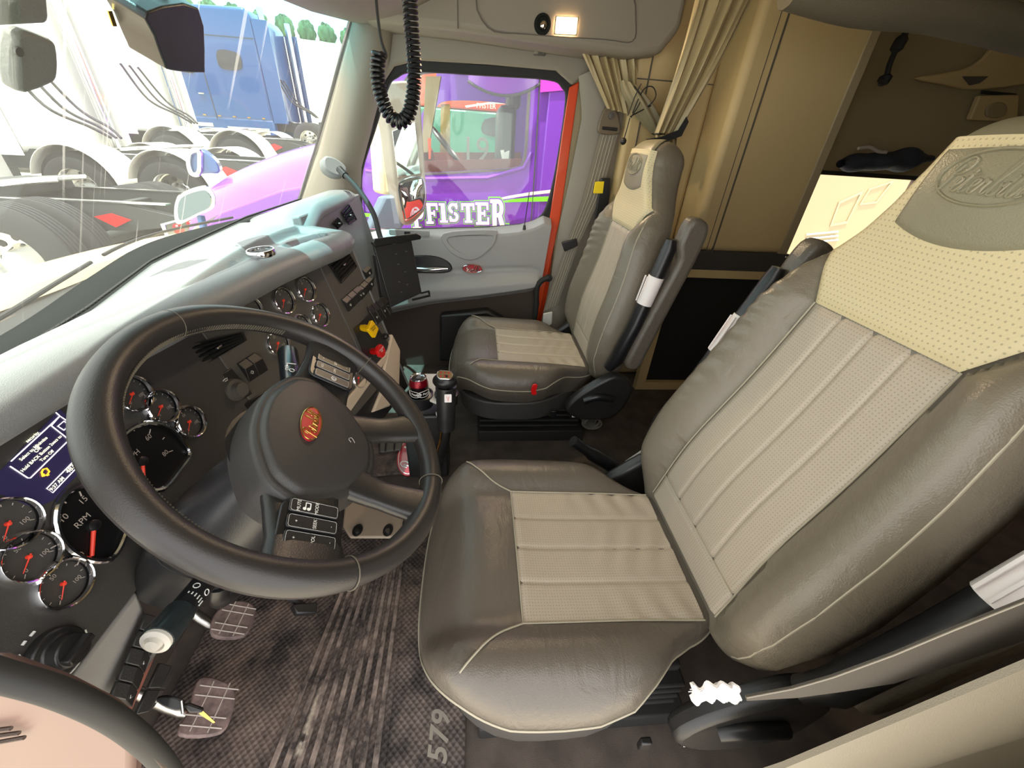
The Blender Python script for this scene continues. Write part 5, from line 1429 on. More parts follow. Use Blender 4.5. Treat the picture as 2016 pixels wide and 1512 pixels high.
obj('shelf_lip', MB().slab(spline([at(a, b, x=XS - .02) for a, b in ((1804, 154), (1860, 143), (1905, 133), (1940, 112), (1962, 82), (1975, 58), (2040, 60), (2060, 150), (1930, 176), (1860, 166))], 3, closed=True), (.022, 0, 0)), M['tan'], sh_, bevel=.006)
obj('shelf_light', MB().slab([at(a, b, x=XS - .03) for a, b in ((1898, 150), (1948, 150), (1930, 164), (1912, 168))], (.012, 0, 0)), M['charcoal'], sh_, bevel=.003)
ov = thing('wall_vent', 'small black vent in the dark upper corner of the sleeper', 'vent', tuple(at(2000, 72, x=XS)))
obj('vent_body', MB().slab([at(a, b, x=XS - .04) for a, b in ((1996, 56), (2030, 60), (2030, 92), (1988, 80))], (.03, 0, 0)), M['rubber'], ov, bevel=.004)
bc = obj('bunk_strap', MB().tube(spline([at(a, b, x=1.95) for a, b in ((1792, 24), (1788, 55), (1768, 90), (1752, 125), (1745, 150), (1733, 168))], 5), [.012] * 8 + [.022] * 4 + [.010] * 8 + [.022] * 4 + [.012] * 2, 8), M['rubber']); tag(bc, 'black strap hanging along the rear edge of the tan closet panel', 'strap')
# ================================================================ outside: the truck yard on its rising ground
def gz(x, y): return -1.2 + .09 * max(-2, .84 * x + .54 * y)
M['gravel'] = mat('yard_gravel', (214, 206, 188), .95, vary=(1.5, (176, 168, 150)))
M['field'] = mat('dry_field', (226, 216, 190), .95, vary=(.2, (200, 196, 150)))
M['leaf'] = mat('tree_leaf', (58, 84, 50), .9, vary=(.5, (90, 112, 70)))
M['wpaint'] = mat('white_paint', (232, 232, 228), .3, coat=.5)
M['bpaint'] = mat('blue_paint', (12, 66, 122), .3, coat=.8)
M['ppaint'] = mat('purple_paint', (116, 50, 178), .28, coat=.7)
M['mpaint'] = mat('magenta_paint', (196, 60, 190), .3, coat=.6)
M['gpaint'] = mat('green_paint', (20, 120, 92), .3, coat=.6)
M['lime'] = mat('lime_stripe', (120, 214, 40), .4)
M['pink'] = mat('cream_print', (246, 226, 206), .5)
M['tyre'] = mat('tyre_rubber', (44, 44, 46), .85)
M['fender'] = mat('fender_white', (238, 236, 230), .35)
M['iron'] = mat('frame_iron', (52, 54, 54), .7)
M['tail'] = mat('tail_red', (210, 24, 24), .35)
M['tint'] = mat('dark_window', (40, 44, 46), .1, coat=.5)
M['alu'] = mat('polished_alloy', (214, 214, 212), .2, metal=1)

struct('ground', MB().grid(lambda u, v: Vector((lerp(-6, 62, u), lerp(-30, 62, v), gz(lerp(-6, 62, u), lerp(-30, 62, v)) - .02)), 20, 20), M['gravel'])
def hillf(u, v):
    x = lerp(46, 110, u); y = lerp(-60, 110, v); d = max(0, (.84 * x + .54 * y - 42) / 50)
    return Vector((x, y, gz(x, y) - .6 + 7.5 * smooth(0, 1, d) + .8 * math.sin(y * .11) * d))
struct('hillside', MB().grid(hillf, 30, 40), M['field'])
rt_ = random.Random(11)
for k in range(12):
    a = math.radians(8 + k * 2.0 + rt_.uniform(-.12, .12)); d = 88; x, y = d * math.cos(a), d * math.sin(a)
    zz = gz(x, y) - .6 + 7.5 * smooth(0, 1, (.84 * x + .54 * y - 42) / 50); r = rt_.uniform(1.18, 1.28)
    t = thing('tree', 'dark green tree on the far hilltop beyond the yard', 'tree', (x, y, zz), 'trees on the hilltop')
    def crown(i, j, r=r, c=Vector((x, y, zz + r * .75)), s=k):
        aa = 2 * math.pi * i; b = math.pi * (j - .5); q = Vector((math.cos(b) * math.cos(aa), math.cos(b) * math.sin(aa), math.sin(b) * .85))
        return c + Vector((q.x, q.y, q.z * 1.35)) * r * (1 + .16 * math.sin(7 * aa + s) * math.cos(5 * b) + .10 * math.sin(13 * aa + 3 * b + s))
    obj('crown', MB().grid(crown, 26, 14), M['leaf'], t)
    obj('trunk', MB().cyl((x, y, zz - 2.0), (x, y, zz + r * .5), .25, .16, 8), M['doorlow'], t)

def wheel(t, x, y, z, r, w, name='wheel', hub=True, outward=-1):
    o = Vector((x, y, z)); ax = Vector((outward, 0, 0))
    pr = [(r * .56, -w / 2), (r * .80, -w / 2), (r * .95, -w / 2 + .03), (r, -w / 2 + .05)]
    for k in range(4):
        a = -w / 2 + .05 + (w - .1) * (k + .5) / 4.5; pr += [(r, a), (r * .975, a + .004), (r * .975, a + .016), (r, a + .02)]
    pr += [(r, w / 2 - .05), (r * .95, w / 2 - .03), (r * .80, w / 2), (r * .56, w / 2)]
    g = obj(name, MB().lathe(pr, o, ax, 48), M['tyre'], t)
    if hub:
        obj('rim', MB().lathe([(r * .57, w / 2 - .01), (r * .55, w / 2 - .02), (r * .52, w / 2 - .14), (r * .30, w / 2 - .16), (r * .24, w / 2 - .10), (r * .20, w / 2 - .02), (.0, w / 2 - .01)], o, ax, 32), M['alu'], g)
        hl = MB()
        for k in range(8):
            a = 2 * math.pi * k / 8; hl.lathe([(.036, 0), (0, .004)], o + ax * (w / 2 - .146) + Vector((0, math.cos(a), math.sin(a))) * r * .41, ax, 12)
        obj('rim_holes', hl, M['black'], g)
    return g

def tractor(label, x, y, paint, cab=True, fenders=True, sleeper=True, rot=0, group='parked tractor units'):
    """rear axle centre at the origin, front towards +y"""
    t = thing('tractor_unit', label, 'truck', (0, 0, 0), group)
    L = dict(local=True)
    def O(n, mb, m, p=None, **k): return obj(n, mb, m, p or t, local=True, **k)
    fr = MB()
    for s in (-1, 1):
        fr.slab([(s * .43, -1.25, .88), (s * .43, -1.25, .80), (s * .43, -.7, .72), (s * .43, 6.6, .72), (s * .43, 6.6, 1.0), (s * .43, -.7, 1.0)], (s * .08, 0, 0))
    for yy in (-1.2, -.3, .67, 1.7): fr.box((0, yy, .85), (.86, .10, .16))
    f = O('frame_rails', fr, M['iron'], bevel=.006)
    O('rail_caps', MB().box((-.47, .3, 1.005), (.09, 2.9, .012)).box((.47, .3, 1.005), (.09, 2.9, .012)), M['alu'], f)
    tb = O('tail_bar', MB().box((0, -1.28, .80), (1.7, .05, .16)), M['alu'], bevel=.01)
    for s in (-1, 1):
        for q in (.45, .68): O('tail_light', MB().lathe([(.055, 0), (.05, .025), (0, .03)], (s * q, -1.305, .80), (0, -1, 0), 18), M['tail'], tb)
        O('reflector', MB().slab([(s * .52, -.75, .84), (s * .52, -.58, .90), (s * .52, -.40, .86), (s * .52, -.57, .76)], (s * .01, 0, 0)), M['tail'], f)
    # fifth wheel: plate with a throat
    pl = [(-.18, -.62), (-.50, -.18), (-.54, .12), (-.42, .36), (-.18, .48), (.18, .48), (.42, .36), (.54, .12), (.50, -.18), (.18, -.62), (.06, -.15), (.0, -.08), (-.06, -.15)]
    pl = [(a, b * 1.1 + .75) for a, b in pl]
    sl = MB().prism(pl, (0, 0, 1.14), (1, 0, 0), (0, 1, -.10), (0, .1, 1), .05)
    fw = O('fifth_wheel', sl, M['alu'], bevel=.012)
    O('fifth_wheel_base', MB().box((0, .75, 1.05), (.95, .5, .12)), M['iron'], fw, bevel=.02)
    for yy in (0, 1.35):
        O('axle', MB().cyl((-.95, yy, .52), (.95, yy, .52), .07), M['iron'])
        for s in (-1, 1):
            wheel(t, s * 1.0, yy, .52, .52, .29, outward=s).location = (0, 0, 0)
            g = wheel(t, s * .66, yy, .52, .52, .29, hub=False, outward=s); g.location = (0, 0, 0)
            if fenders:
                def fe(u, v, s=s, yy=yy):
                    a = math.radians(lerp(18, 172, u)); return Vector((s * lerp(.50, 1.16, v), yy + .60 * math.cos(a), .52 + .60 * math.sin(a)))
                O('fender', MB().grid(fe, 18, 2, thick=(0, 0, .012)), M['fender'])
    if cab:
        y0 = 2.35 if sleeper else 3.6
        prof = [(y0, .95), (y0, 3.55), (y0 + .15, 3.75), (y0 + 1.8, 3.72), (y0 + 2.6, 3.35), (y0 + 3.0, 2.75), (y0 + 3.35, 2.15), (y0 + 5.0, 1.75), (y0 + 5.3, 1.5), (y0 + 5.35, .85), (y0 + 4.9, .85), (y0 + 4.4, 1.15), (y0 + 3.6, .95)]
        cb = O('cab_body', MB().slab([(-1.18, a, b) for a, b in prof], (2.36, 0, 0)), paint, bevel=.09, seg=3)
        for s in (-1, 1):
            X = s * 1.185
            O('side_window', MB().slab([(X, y0 + 2.05, 2.1), (X, y0 + 2.05, 2.75), (X, y0 + 2.6, 2.72), (X, y0 + 2.95, 2.15)], (s * .012, 0, 0)), M['tint'], cb, bevel=.02)
            O('sleeper_window', MB().slab(spline([(X, y0 + .62, 2.30), (X, y0 + .55, 2.62), (X, y0 + .78, 2.72), (X, y0 + 1.18, 2.70), (X, y0 + 1.25, 2.35), (X, y0 + 1.05, 2.26)], 3, closed=True), (s * .012, 0, 0)), M['tint'], cb)
            O('body_seam', MB().box((X, y0 + 1.75, 2.1), (.012, .02, 2.3)).box((X, y0 + .9, 3.05), (.012, 1.7, .02)), M['iron'], cb)
            O('side_skirt', MB().slab([(X, y0 + .02, .48), (X, y0 + .02, 1.02), (X, y0 + 3.3, 1.02), (X, y0 + 3.1, .48)], (-s * .25, 0, 0)), paint, cb, bevel=.05, seg=3)
            for q in range(6): O('marker_light', MB().box((X + s * .004, y0 + .3 + q * .45, 1.06), (.02, .09, .03)), M['gold'], cb)
            O('step_well', MB().box((X + s * .002, y0 + 2.2, .80), (.02, .55, .10)).box((X + s * .002, y0 + 2.2, .62), (.02, .55, .10)), M['alu'], cb)
            O('door_handle', MB().box((X + s * .01, y0 + 2.0, 1.62), (.03, .16, .04)), M['chrome'], cb)
            def fair(u, v, s=s): return Vector((s * lerp(1.18, 1.12, u), y0 - .42 * u, lerp(.95, 3.5, v)))
            O('side_fairing', MB().grid(fair, 3, 8, thick=(-s * .03, 0, 0)), paint, cb)
            wheel(t, s * 1.02, y0 + 4.1, .52, .52, .30, outward=s).location = (0, 0, 0)
            O('mirror', MB().box((s * 1.42, y0 + 3.2, 2.3), (.10, .14, .55)).cyl((s * 1.18, y0 + 3.15, 2.3), (s * 1.40, y0 + 3.2, 2.3), .02, n=8), M['chrome'], cb, bevel=.02)
            O('exhaust_stack', MB().cyl((s * .98, y0 - .22, 1.0), (s * .98, y0 - .22, 3.8), .085, n=18), M['alu'])
        O('fuel_tank', MB().cyl((-.92, y0 + .2, .70), (-.92, y0 + 1.5, .70), .28, n=24), M['alu'])
        hs = MB()
        for q in (-.25, 0, .25):
            hs.tube(spline([(q, y0 - .02, 2.2), (q * 1.2, y0 - .35, 1.6), (q * .8, y0 - .8, 1.35), (q * .4, y0 - 1.0, 1.2)], 6), .022, 8)
        O('air_line', hs, M['rubber'])
    t.location = (x, y, gz(x, y)); t.rotation_euler = (0, 0, rot)
    return t
tractor('white tractor nearest past the windshield, its dual rear tyres uncovered', 5.25, 4.45, M['wpaint'], fenders=False)
tractor('white tractor with white rear fenders, second in the yard row', 8.3, 4.8, M['wpaint'])
tractor('white tractor with white rear fenders, third in the row before the blue truck', 11.5, 5.3, M['wpaint'])
tractor('blue sleeper tractor standing broadside across the yard', 17.0, 4.3, M['bpaint'], fenders=False)
# ================================================================ purple truck alongside, seen through the far door
PX = 3.45
pt = thing('purple_truck', 'purple truck with lime and cream lettering standing alongside the far door', 'truck', (PX, 0, gz(4.5, 0)))
G = gz(4.5, 0)
def pp(l, x=PX): return [at(a, b, x=x) for a, b in l]
win = spline(pp([(815, 150), (905, 143), (1020, 152), (1038, 165), (1036, 230), (1030, 312), (1012, 330), (930, 336), (850, 340), (790, 338), (778, 300), (790, 200)]), 4, closed=True)
n = len(win); c = sum(win, Vector()) / n
outer = []
PGN = [(.97, G + .35), (.95, 1.0), (.52, 1.66), (.34, 2.35), (-1.75, 2.35), (-1.75, G + .35)]
def cast(cy, cz, dy, dz):                        # where a line from the middle of the window leaves the cab side
    best = 99
    for (y0, z0), (y1, z1) in zip(PGN, PGN[1:] + PGN[:1]):
        ey, ez = y1 - y0, z1 - z0; den = dy * ez - dz * ey
        if abs(den) < 1e-9: continue
        t = ((y0 - cy) * ez - (z0 - cz) * ey) / den; u = ((y0 - cy) * dz - (z0 - cz) * dy) / den
        if t > 1e-6 and -1e-6 <= u <= 1 + 1e-6: best = min(best, t)
    return best
for p in win:
    d = Vector((0, p.y - c.y, p.z - c.z)); k = cast(c.y, c.z, d.y, d.z)
    outer.append(Vector((PX, c.y + d.y * k, c.z + d.z * k)))
side = obj('cab_side', MB().frame(outer, win, (.05, 0, 0)), M['ppaint'], pt, ang=30)
far = [p + Vector((2.35, 0, 0)) for p in win]; faro = [p + Vector((2.35, 0, 0)) for p in outer]
obj('cab_side', MB().frame(faro, far, (.05, 0, 0)), M['ppaint'], pt, ang=30)
obj('window_seal', MB().frame([c + (p - c) * 1.045 + Vector((-.008, 0, 0)) for p in win], [p + Vector((-.008, 0, 0)) for p in win], (.02, 0, 0)), M['charcoal'], side)
obj('window_pane', MB().slab([p + Vector((.02, 0, 0)) for p in win], (.004, 0, 0)), M['pane'], side)
obj('window_pane', MB().slab([p + Vector((-.02, 0, 0)) for p in far], (.004, 0, 0)), M['pane'], side)
obj('cab_roof', MB().slab([(PX, .34, 2.35), (PX, -1.75, 2.35), (PX + 2.4, -1.75, 2.35), (PX + 2.4, .34, 2.35)], (0, 0, .06)), M['ppaint'], pt, bevel=.02)
obj('cab_floor', MB().slab([(PX + .06, 1.4, .35), (PX + .06, -1.7, .35), (PX + 2.3, -1.7, .35), (PX + 2.3, 1.4, .35)], (0, 0, .04)), M['black'], pt)
obj('cab_back', MB().slab([(PX, -1.76, G + .35), (PX + 2.4, -1.76, G + .35), (PX + 2.4, -1.76, 2.4), (PX, -1.76, 2.4)], (0, .05, 0)), M['ppaint'], pt)
# sleeper box behind, upper half magenta
sx = obj('sleeper_side', MB().slab([(PX + .01, -1.0, G + .35), (PX + .01, -.49, G + .35), (PX + .01, -.52, 2.4), (PX + .01, -2.3, 2.4), (PX + .01, -2.3, G + .35)], (-.03, 0, 0)), M['ppaint'], pt, bevel=.01)
obj('magenta_band', MB().slab([at(1066, 140, x=PX - .03), at(1060, 182, x=PX - .03), at(1130, 176, x=PX - .03), at(1180, 190, x=PX - .03), (PX - .03, -2.28, 2.3), (PX - .03, -.53, 2.3)], (.008, 0, 0)), M['magenta' if 'magenta' in M else 'mpaint'], sx)
obj('door_gap', MB().tube(pp([(1063, 150), (1055, 300), (1046, 430), (1042, 520)], PX - .032), .006, 6), M['iron'], side)
obj('door_swage', MB().tube(pp([(720, 336), (840, 352), (960, 350), (1030, 330), (1046, 300)], PX - .004), .014, 8), M['ppaint'], side)
# lettering with its lime outline
def on_side(mb, s, a, b, lift, bold, arch=None, size=None):
    A = at(*a, x=PX - lift); B = at(*b, x=PX - lift); ex = B - A; w = ex.length; ex.normalize(); ey = Vector((0, 0, 1)); ey = (ey - ex * ey.dot(ex)).normalized()
    vs, fs = text_geo(s, 1.0, 0, bold, 1.0); x0 = min(v.x for v in vs); x1 = max(v.x for v in vs); k = w / (x1 - x0)
    mb.add([(A + B) / 2 + ex * v.x * k + ey * (v.y * k * (size or 1) + (arch or 0) * (1 - ((v.x - (x0 + x1) / 2) / ((x1 - x0) / 2)) ** 2)) for v in vs], fs); return mb
def slab_letter(ch, g):
    """slab-serif capital as overlapping strips: rectangles and arc bands, grown by g"""
    R = []; A = []; st = (.12, 0, .34, 1)
    if ch in 'PFIERT' and ch != 'T': R += [st, (0, 0, .46, .10), (0, .90, .34, 1)]
    if ch == 'T': R += [(.30, 0, .52, 1), (.18, 0, .64, .10), (0, .86, .82, 1), (0, .66, .10, 1), (.72, .66, .82, 1)]
    if ch in 'FE': R += [(.12, .87, .80, 1), (.70, .68, .80, 1), (.3, .46, .58, .57), (.52, .38, .60, .65)]
    if ch == 'E': R += [(.12, 0, .84, .13), (.74, 0, .84, .32)]
    if ch in 'PR': R += [(.3, .88, .46, 1), (.3, .42, .46, .54)]; A += [(.44, .71, .19, .23, -90, 90, .20, .12)]
    if ch == 'S': A += [(.38, .735, .25, .205, 15, 262, .17, .12), (.38, .265, .25, .205, -165, 82, .17, .12)]; R += [(.56, .70, .66, 1), (.10, 0, .20, .30)]
    P = [[(a - g, b - g), (c_ + g, b - g), (c_ + g, d + g), (a - g, d + g)] for a, b, c_, d in R]
    for cx_, cy_, rx, ry, a0, a1, tw, th in A:
        n_ = 16; o_ = []; i_ = []
        for k in range(n_ + 1):
            t = math.radians(lerp(a0, a1, k / n_)); co, si = math.cos(t), math.sin(t); w = lerp(th, tw, abs(co)) / 2 + g
            o_.append((cx_ + (rx + w) * co, cy_ + (ry + w) * si)); i_.append((cx_ + (rx - w) * co, cy_ + (ry - w) * si))
        P += [[o_[k], o_[k + 1], i_[k + 1], i_[k]] for k in range(n_)]
    if ch == 'R': P.append([(.40 - g, .48 + g), (.62 + g, .48 + g), (.86 + g, 0 - g), (.60 - g, 0 - g)]); P.append([(.58 - g, -g), (.98 + g, -g), (.98 + g, .10 + g), (.58 - g, .10 + g)])
    return P
WORD = [('P', .0, .92, -.42, 1.0), ('F', .86, .86, -.10, .92), ('I', 1.70, .92, -.04, .90), ('S', 2.22, .80, .0, .90), ('T', 3.06, .88, -.04, .92), ('E', 3.92, .88, -.14, .98), ('R', 4.82, 1.0, -.36, 1.16)]
def word(g, lift):
    m = MB(); A = at(812, 436, x=PX - lift); B = at(998, 436, x=PX - lift); ex = B - A; k = ex.length / 5.85; ex.normalize(); ey = Vector((0, 0, 1)); ey = (ey - ex * ey.dot(ex)).normalized()
    nq = 0
    for ch, x0, w_, y0, h_ in WORD:
        for q in slab_letter(ch, g): nq += 1; m.add([A + Vector((-.0002 * nq, 0, 0)) + ex * (x0 + a * w_ / .92) * k + ey * (y0 + b * (h_ - y0 * .8)) * k * 1.15 for a, b in q], [tuple(range(len(q)))])
    return m
lb = obj('lettering_edge', word(.105, .034), M['lime'], side, sm=False)
obj('lettering_gap', word(.062, .060), M['ppaint'], lb, sm=False)
obj('lettering', word(.012, .086), M['pink'], lb, sm=False)
obj('small_lettering', on_side(MB(), 'BUILDING', (868, 462), (990, 462), .038, .03), M['lime'], lb, sm=False)
def swoosh(px, m, lift, name): obj(name, MB().slab([at(a, b, x=PX - lift) for a, b in px], (.003, 0, 0)), m, side)
swoosh([(950, 398), (1000, 386), (1046, 378), (1100, 372), (1100, 378), (1046, 384), (1000, 391)], M['pink'], .036, 'cream_stripe')
swoosh([(962, 400), (1010, 392), (1050, 388), (1100, 386), (1100, 396), (1050, 397), (1010, 398)], M['lime'], .036, 'lime_stripe')
swoosh([(700, 418), (736, 421), (736, 428), (700, 425)], M['lime'], .036, 'lime_stripe')
# look-down mirror hood over the window
lm = MB()
def hoodm(u, v):
    a = lerp(922, 1062, u); b = lerp(146 + 8 * u, 186 + 6 * u, v) - 26 * v * (2 * u - 1) ** 2
    return at(a, b, x=PX - .03) + Vector((-.10 * math.sin(math.pi * u) ** .6 * (1 - .6 * v), 0, 0))
obj('mirror_hood', lm.grid(hoodm, 22, 8), M['ppaint'], pt)
obj('hood_lip', MB().tube([hoodm(k / 22, 1) for k in range(23)], .010, 8), M['iron'], pt)
# red trimmed interior
rd = mat('interior_red', (116, 40, 34), .6)
def st_seat(y):
    b = MB().box((PX + .75, y, .62), (.52, .55, .22)).box((PX + .75, y - .30, 1.05), (.50, .16, .80)).box((PX + .75, y - .36, 1.52), (.30, .12, .2))
    return obj('seat', b, M['black'], pt, bevel=.05, seg=3)
st_seat(.05)
obj('dash', MB().slab([(PX + .1, .95, .95), (PX + .1, .55, 1.08), (PX + .1, .48, .55), (PX + .1, .95, .5)], (2.1, 0, 0)), rd, pt, bevel=.04)
obj('door_trim', MB().slab(pp([(800, 300), (1025, 300), (1025, 345), (800, 345)], PX + 2.25), (.05, 0, 0)), rd, pt)
obj('door_trim', MB().slab(pp([(790, 318), (1030, 312), (1034, 420), (780, 420)], PX + .12), (.03, 0, 0)), rd, pt)
obj('wheel_rim', MB().tube([Vector((PX + 1.7, .36, 1.12)) + Vector((math.cos(a) * .22, math.sin(a) * .15, math.sin(a) * .16)) for a in [2 * math.pi * k / 30 for k in range(30)]], .018, 8, closed=True), M['black'], pt)
obj('door_post', MB().slab(pp([(838, 150), (868, 150), (842, 300), (830, 300)], PX + .35), (.06, 0, 0)), M['tandark'], pt)
obj('mirror_post', MB().slab(pp([(868, 205), (886, 205), (886, 305), (866, 305)], PX + 2.6), (.06, 0, 0)), M['gold'], pt)
ns = MB(); o = at(936, 296, x=PX + 1.2)
add_text(ns, '19', o, (0, -1, 0), (0, 0, 1), .30)
obj('window_number', ns, M['grime'], pt, sm=False)
obj('papers', MB().slab(pp([(985, 296), (992, 295), (996, 320), (990, 322)], PX + .2), (.004, 0, 0)).slab(pp([(993, 300), (1003, 296), (1001, 318), (996, 320)], PX + .21), (.004, 0, 0)), M['label'], pt)
obj('orange_flag', MB().slab(pp([(842, 272), (849, 272), (848, 312), (844, 314)], PX + .3), (.01, 0, 0)), M['orange'], pt)
# hood, fender and chrome hood mirror
def phood(u, v):
    y = lerp(.98, 2.42, v); x = lerp(PX - .02, PX + 2.4, u); s = abs(2 * u - 1)
    z = 1.16 - .14 * v - .34 * v * v - .30 * s ** 5 - .25 * smooth(.9, 1, v)
    return Vector((x, y, z))
obj('hood', MB().grid(phood, 30, 24), M['ppaint'], pt)
obj('hood_side', MB().slab([(PX - .03, .9, G + .5), (PX - .03, .9, .90), (PX - .03, 1.5, .78), (PX - .03, 2.0, .60), (PX - .03, 2.4, .30), (PX - .03, 2.4, G + .7), (PX - .03, 2.3, .05), (PX - .03, 1.95, .22), (PX - .03, 1.55, .05), (PX - .03, 1.4, G + .5)], (.03, 0, 0)), M['ppaint'], pt, bevel=.02)
obj('fender_stripe', MB().tube(spline([(PX - .05, 2.38, .12), (PX - .05, 2.2, .34), (PX - .05, 1.9, .46), (PX - .05, 1.45, .58), (PX - .05, 1.0, .66)], 6), .03, 8), M['orange'], pt)
wheel(pt, PX + .14, 1.93, G + .52, .52, .30, outward=-1)
hm = obj('hood_mirror', MB().slab(spline([at(a, b, x=3.9) for a, b in ((376, 300), (398, 296), (425, 318), (432, 340), (408, 342), (378, 342), (372, 318))], 4, closed=True), (.16, .06, 0)), M['bpaint'], pt, bevel=.03, seg=3)
obj('mirror_rim', MB().tube(spline([at(a, b, x=3.89) for a, b in ((376, 300), (392, 297), (394, 318), (392, 340), (378, 342), (372, 320))], 4, closed=True), .02, 8, closed=True), M['chrome'], hm)

# green and orange truck seen through the purple cab ----------------------------------
gx = 7.4
gt = thing('green_truck', 'green and orange truck seen through the windows of the purple one', 'truck', (gx, 0, gz(gx + 1, 0)))
gg = gz(gx + 1, 0)
gb = obj('cab_body', MB().slab([(gx, 1.6, gg + .4), (gx, 1.6, at(900, 214, x=gx).z), (gx, -3, at(1000, 226, x=gx).z), (gx, -3, gg + .4)], (2.3, 0, 0)), M['gpaint'], gt, bevel=.03)
obj('cab_top', MB().slab([(gx + .01, 1.5, at(900, 213, x=gx).z), (gx + .01, 1.5, 2.9), (gx + .01, -3, 2.9), (gx + .01, -3, at(1000, 225, x=gx).z)], (2.28, 0, 0)), M['orange'], gt, bevel=.03)
nl = MB(); A = at(938, 208, x=gx - .02); B = at(976, 210, x=gx - .02); ex = (B - A); w_ = ex.length; ex.normalize(); vs, fs = text_geo('PFISTER', 1, 0, .01); k = w_ / (max(v.x for v in vs) - min(v.x for v in vs)); nl.add([(A + B) / 2 + ex * v.x * k + Vector((0, 0, 1)) * v.y * k for v in vs], fs)
obj('lettering', nl, M['pink'], gb, sm=False)
obj('side_window', MB().slab(spline([at(a, b, x=gx - .01) for a, b in ((955, 235), (1000, 232), (1004, 258), (985, 270), (950, 262))], 3, closed=True), (.012, 0, 0)), M['tint'], gb)
obj('side_stripe', MB().slab([at(a, b, x=gx - .012) for a, b in ((915, 208), (970, 200), (1010, 202), (1010, 205), (968, 204), (918, 212))], (.01, 0, 0)), M['pink'], gb)

# own hood, hood mirror and door mirror ------------------------------------------------
oh = thing('truck_hood', 'orange hood of this truck, its sun glare painted as cream and salmon, low beyond the windshield', 'hood', (1.07, 1.7, .6))
def hood(u, v):
    x = lerp(.12, 2.02, u); s = abs(2 * u - 1); y = lerp(1.0, 2.7, v) - .16 * s ** 2; w = y - 1.0
    return Vector((x, y, .865 - .12 * w - .21 * w * abs(w) - .20 * s ** 5 - .10 * smooth(.9, 1, v)))
hd = obj('hood_panel', MB().grid(hood, 40, 40), mat('hood_sunlit_cream', (236, 214, 176), .3, coat=.6), oh)  # orange hood coloured cream: the overexposed sunlight is in the paint
def hstr(u, v): 
    p = hood(lerp(.16, .60, u), lerp(.05, .30, v) + .22 * u); p.z += .004; return p
obj('hood_sunlit_patch', MB().grid(hstr, 20, 8), mat('hood_sunlit_salmon', (232, 150, 118), .3, coat=.6), hd)  # salmon zone painted in for the pinkish sheen on the sunlit orange
wp = MB()
for x0, x1 in ((.45, 1.05), (1.12, 1.7)):
    wp.tube([(x, wsb(x) + .035, .885) for x in [lerp(x0, x1, k / 14) for k in range(15)]], .0045, 8)
wpr = obj('wiper', wp, M['rubber']); tag(wpr, 'black wiper blades lying along the foot of the windshield', 'wiper')
cm = thing('hood_mirror', 'chrome framed hood mirror on this truck, at the foot of the windshield', 'mirror', tuple(at(385, 420, x=1.95)))
XM = 1.95
q = spline([at(a, b, x=XM) for a, b in ((346, 396), (362, 380), (400, 368), (414, 372), (424, 388), (420, 410), (392, 424), (352, 442), (343, 425))], 4, closed=True)
cs = obj('mirror_shell', MB().slab(q, (.05, .03, 0)), M['chrome'], cm, bevel=.014, seg=3)
cq = sum(q, Vector()) / len(q)
obj('mirror_glass', MB().slab([cq + (p - cq) * .80 + Vector((-.004, 0, 0)) for p in q], (.004, 0, 0)), mat('mirror_face', (110, 120, 118), .03, metal=1), cs)
obj('mirror_foot', MB().tube([at(395, 425, x=XM + .02), at(402, 455, x=XM)], .016, 10), M['bpaint'], cm)
dm_ = thing('door_mirror', 'tall two-pane side mirror in pale housing outside the far door window', 'mirror', tuple(at(780, 440, x=2.42)))
X = 2.50
h = obj('mirror_housing', MB().slab(spline([at(a, b, x=X) for a, b in ((752, 172), (812, 160), (826, 176), (832, 250), (838, 345), (840, 405), (818, 436), (800, 444), (790, 430), (776, 360), (764, 260))], 3, closed=True), (.10, .07, 0)), M['trim'], dm_, bevel=.02, seg=3)
obj('housing_back', MB().slab([at(a, b, x=X + .08) for a, b in ((742, 168), (768, 170), (784, 386), (754, 384))], (.07, .08, 0)), mat('housing_cream', (226, 208, 170), .4), h, bevel=.02)
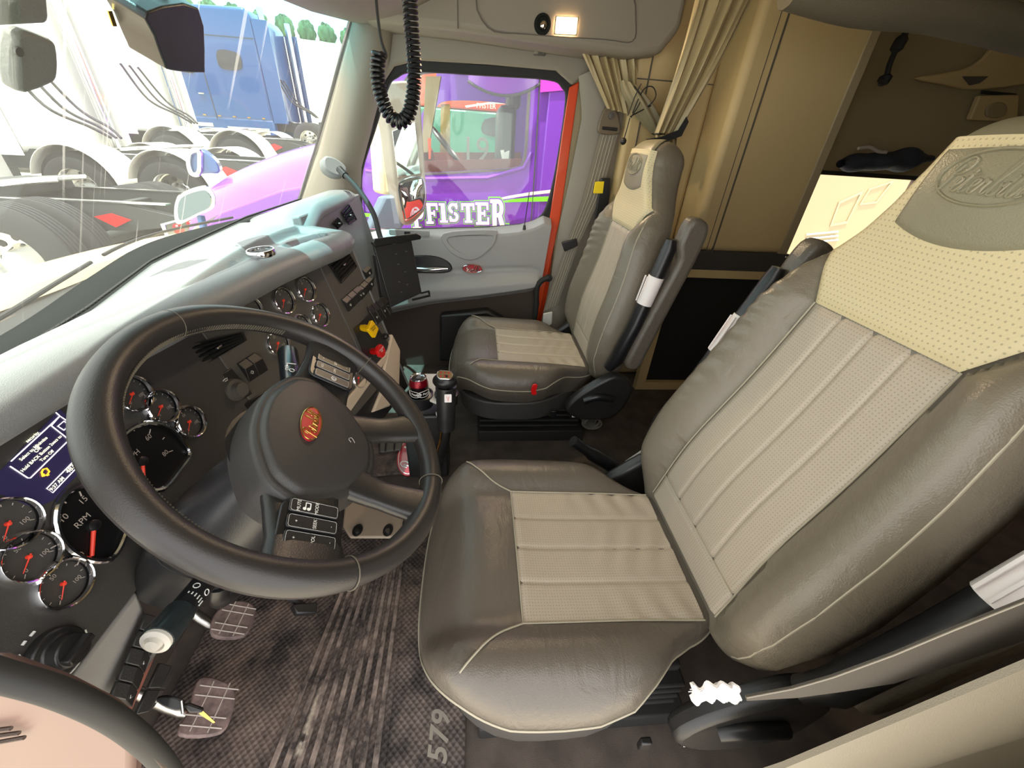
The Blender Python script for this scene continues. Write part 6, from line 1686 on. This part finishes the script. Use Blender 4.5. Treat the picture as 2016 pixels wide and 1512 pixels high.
obj('flat_glass', MB().slab([at(a, b, x=X - .006) for a, b in ((772, 258), (817, 240), (828, 342), (783, 350))], (.005, 0, 0)), mat('mirror_flat', (240, 242, 240), .02, metal=1), h, bevel=.002)
obj('convex_glass', MB().grid(lambda u, v: at(lerp(lerp(787, 830, u), lerp(800, 834, u), v), lerp(lerp(362, 352, u), lerp(432, 408, u), v), x=X - .008) + Vector((-.018 * math.sin(math.pi * u) * math.sin(math.pi * v), 0, 0)), 12, 12), mat('mirror_convex', (236, 226, 222), .03, metal=1), h)
obj('convex_rim', MB().tube(spline([at(a, b, x=X - .006) for a, b in ((786, 361), (831, 351), (835, 400), (822, 420), (800, 434), (794, 420))], 4, closed=True), .005, 6, closed=True), M['chrome'], h)
obj('mirror_bracket', MB().slab([at(a, b, x=X + .03) for a, b in ((758, 388), (792, 384), (800, 440), (782, 462), (724, 462), (738, 430))], (.05, .05, 0)), mat('bracket_grey', (96, 112, 130), .4), dm_, bevel=.012)

# pale truck seen through the sleeper window ------------------------------------------------
cx_ = 5.5
ct = thing('cream_truck', 'pale cream truck body seen through the sleeper window behind the near seat', 'truck', (cx_, -5.3, gz(6, -5)))
cz_ = gz(6, -5)
cbd = obj('body_side', MB().slab([(cx_, -4.0, cz_ + .4), (cx_, -6.6, cz_ + .4), (cx_, -6.6, 2.6), (cx_, -4.0, 2.6)], (2.3, 0, 0)), mat('cream_body', (158, 138, 106), .4, coat=.3), ct, bevel=.05)
def cpx(l): return [at(a, b, x=cx_ - .012) for a, b in l]
for l in (((1652, 398), (1700, 376), (1668, 440), (1634, 446)), ((1712, 372), (1760, 356), (1726, 400), (1692, 404))):
    q = cpx(l); c_ = sum(q, Vector()) / 4; obj('hatch', MB().frame(q, [c_ + (p - c_) * .84 for p in q], (.010, 0, 0)), mat('hatch_frame', (186, 166, 128), .5), cbd)
for y_ in (462, 470, 478): obj('step_rail', MB().tube(cpx(((1588, y_), (1650, y_ - 6))), .012, 6), M['wpaint'], cbd)
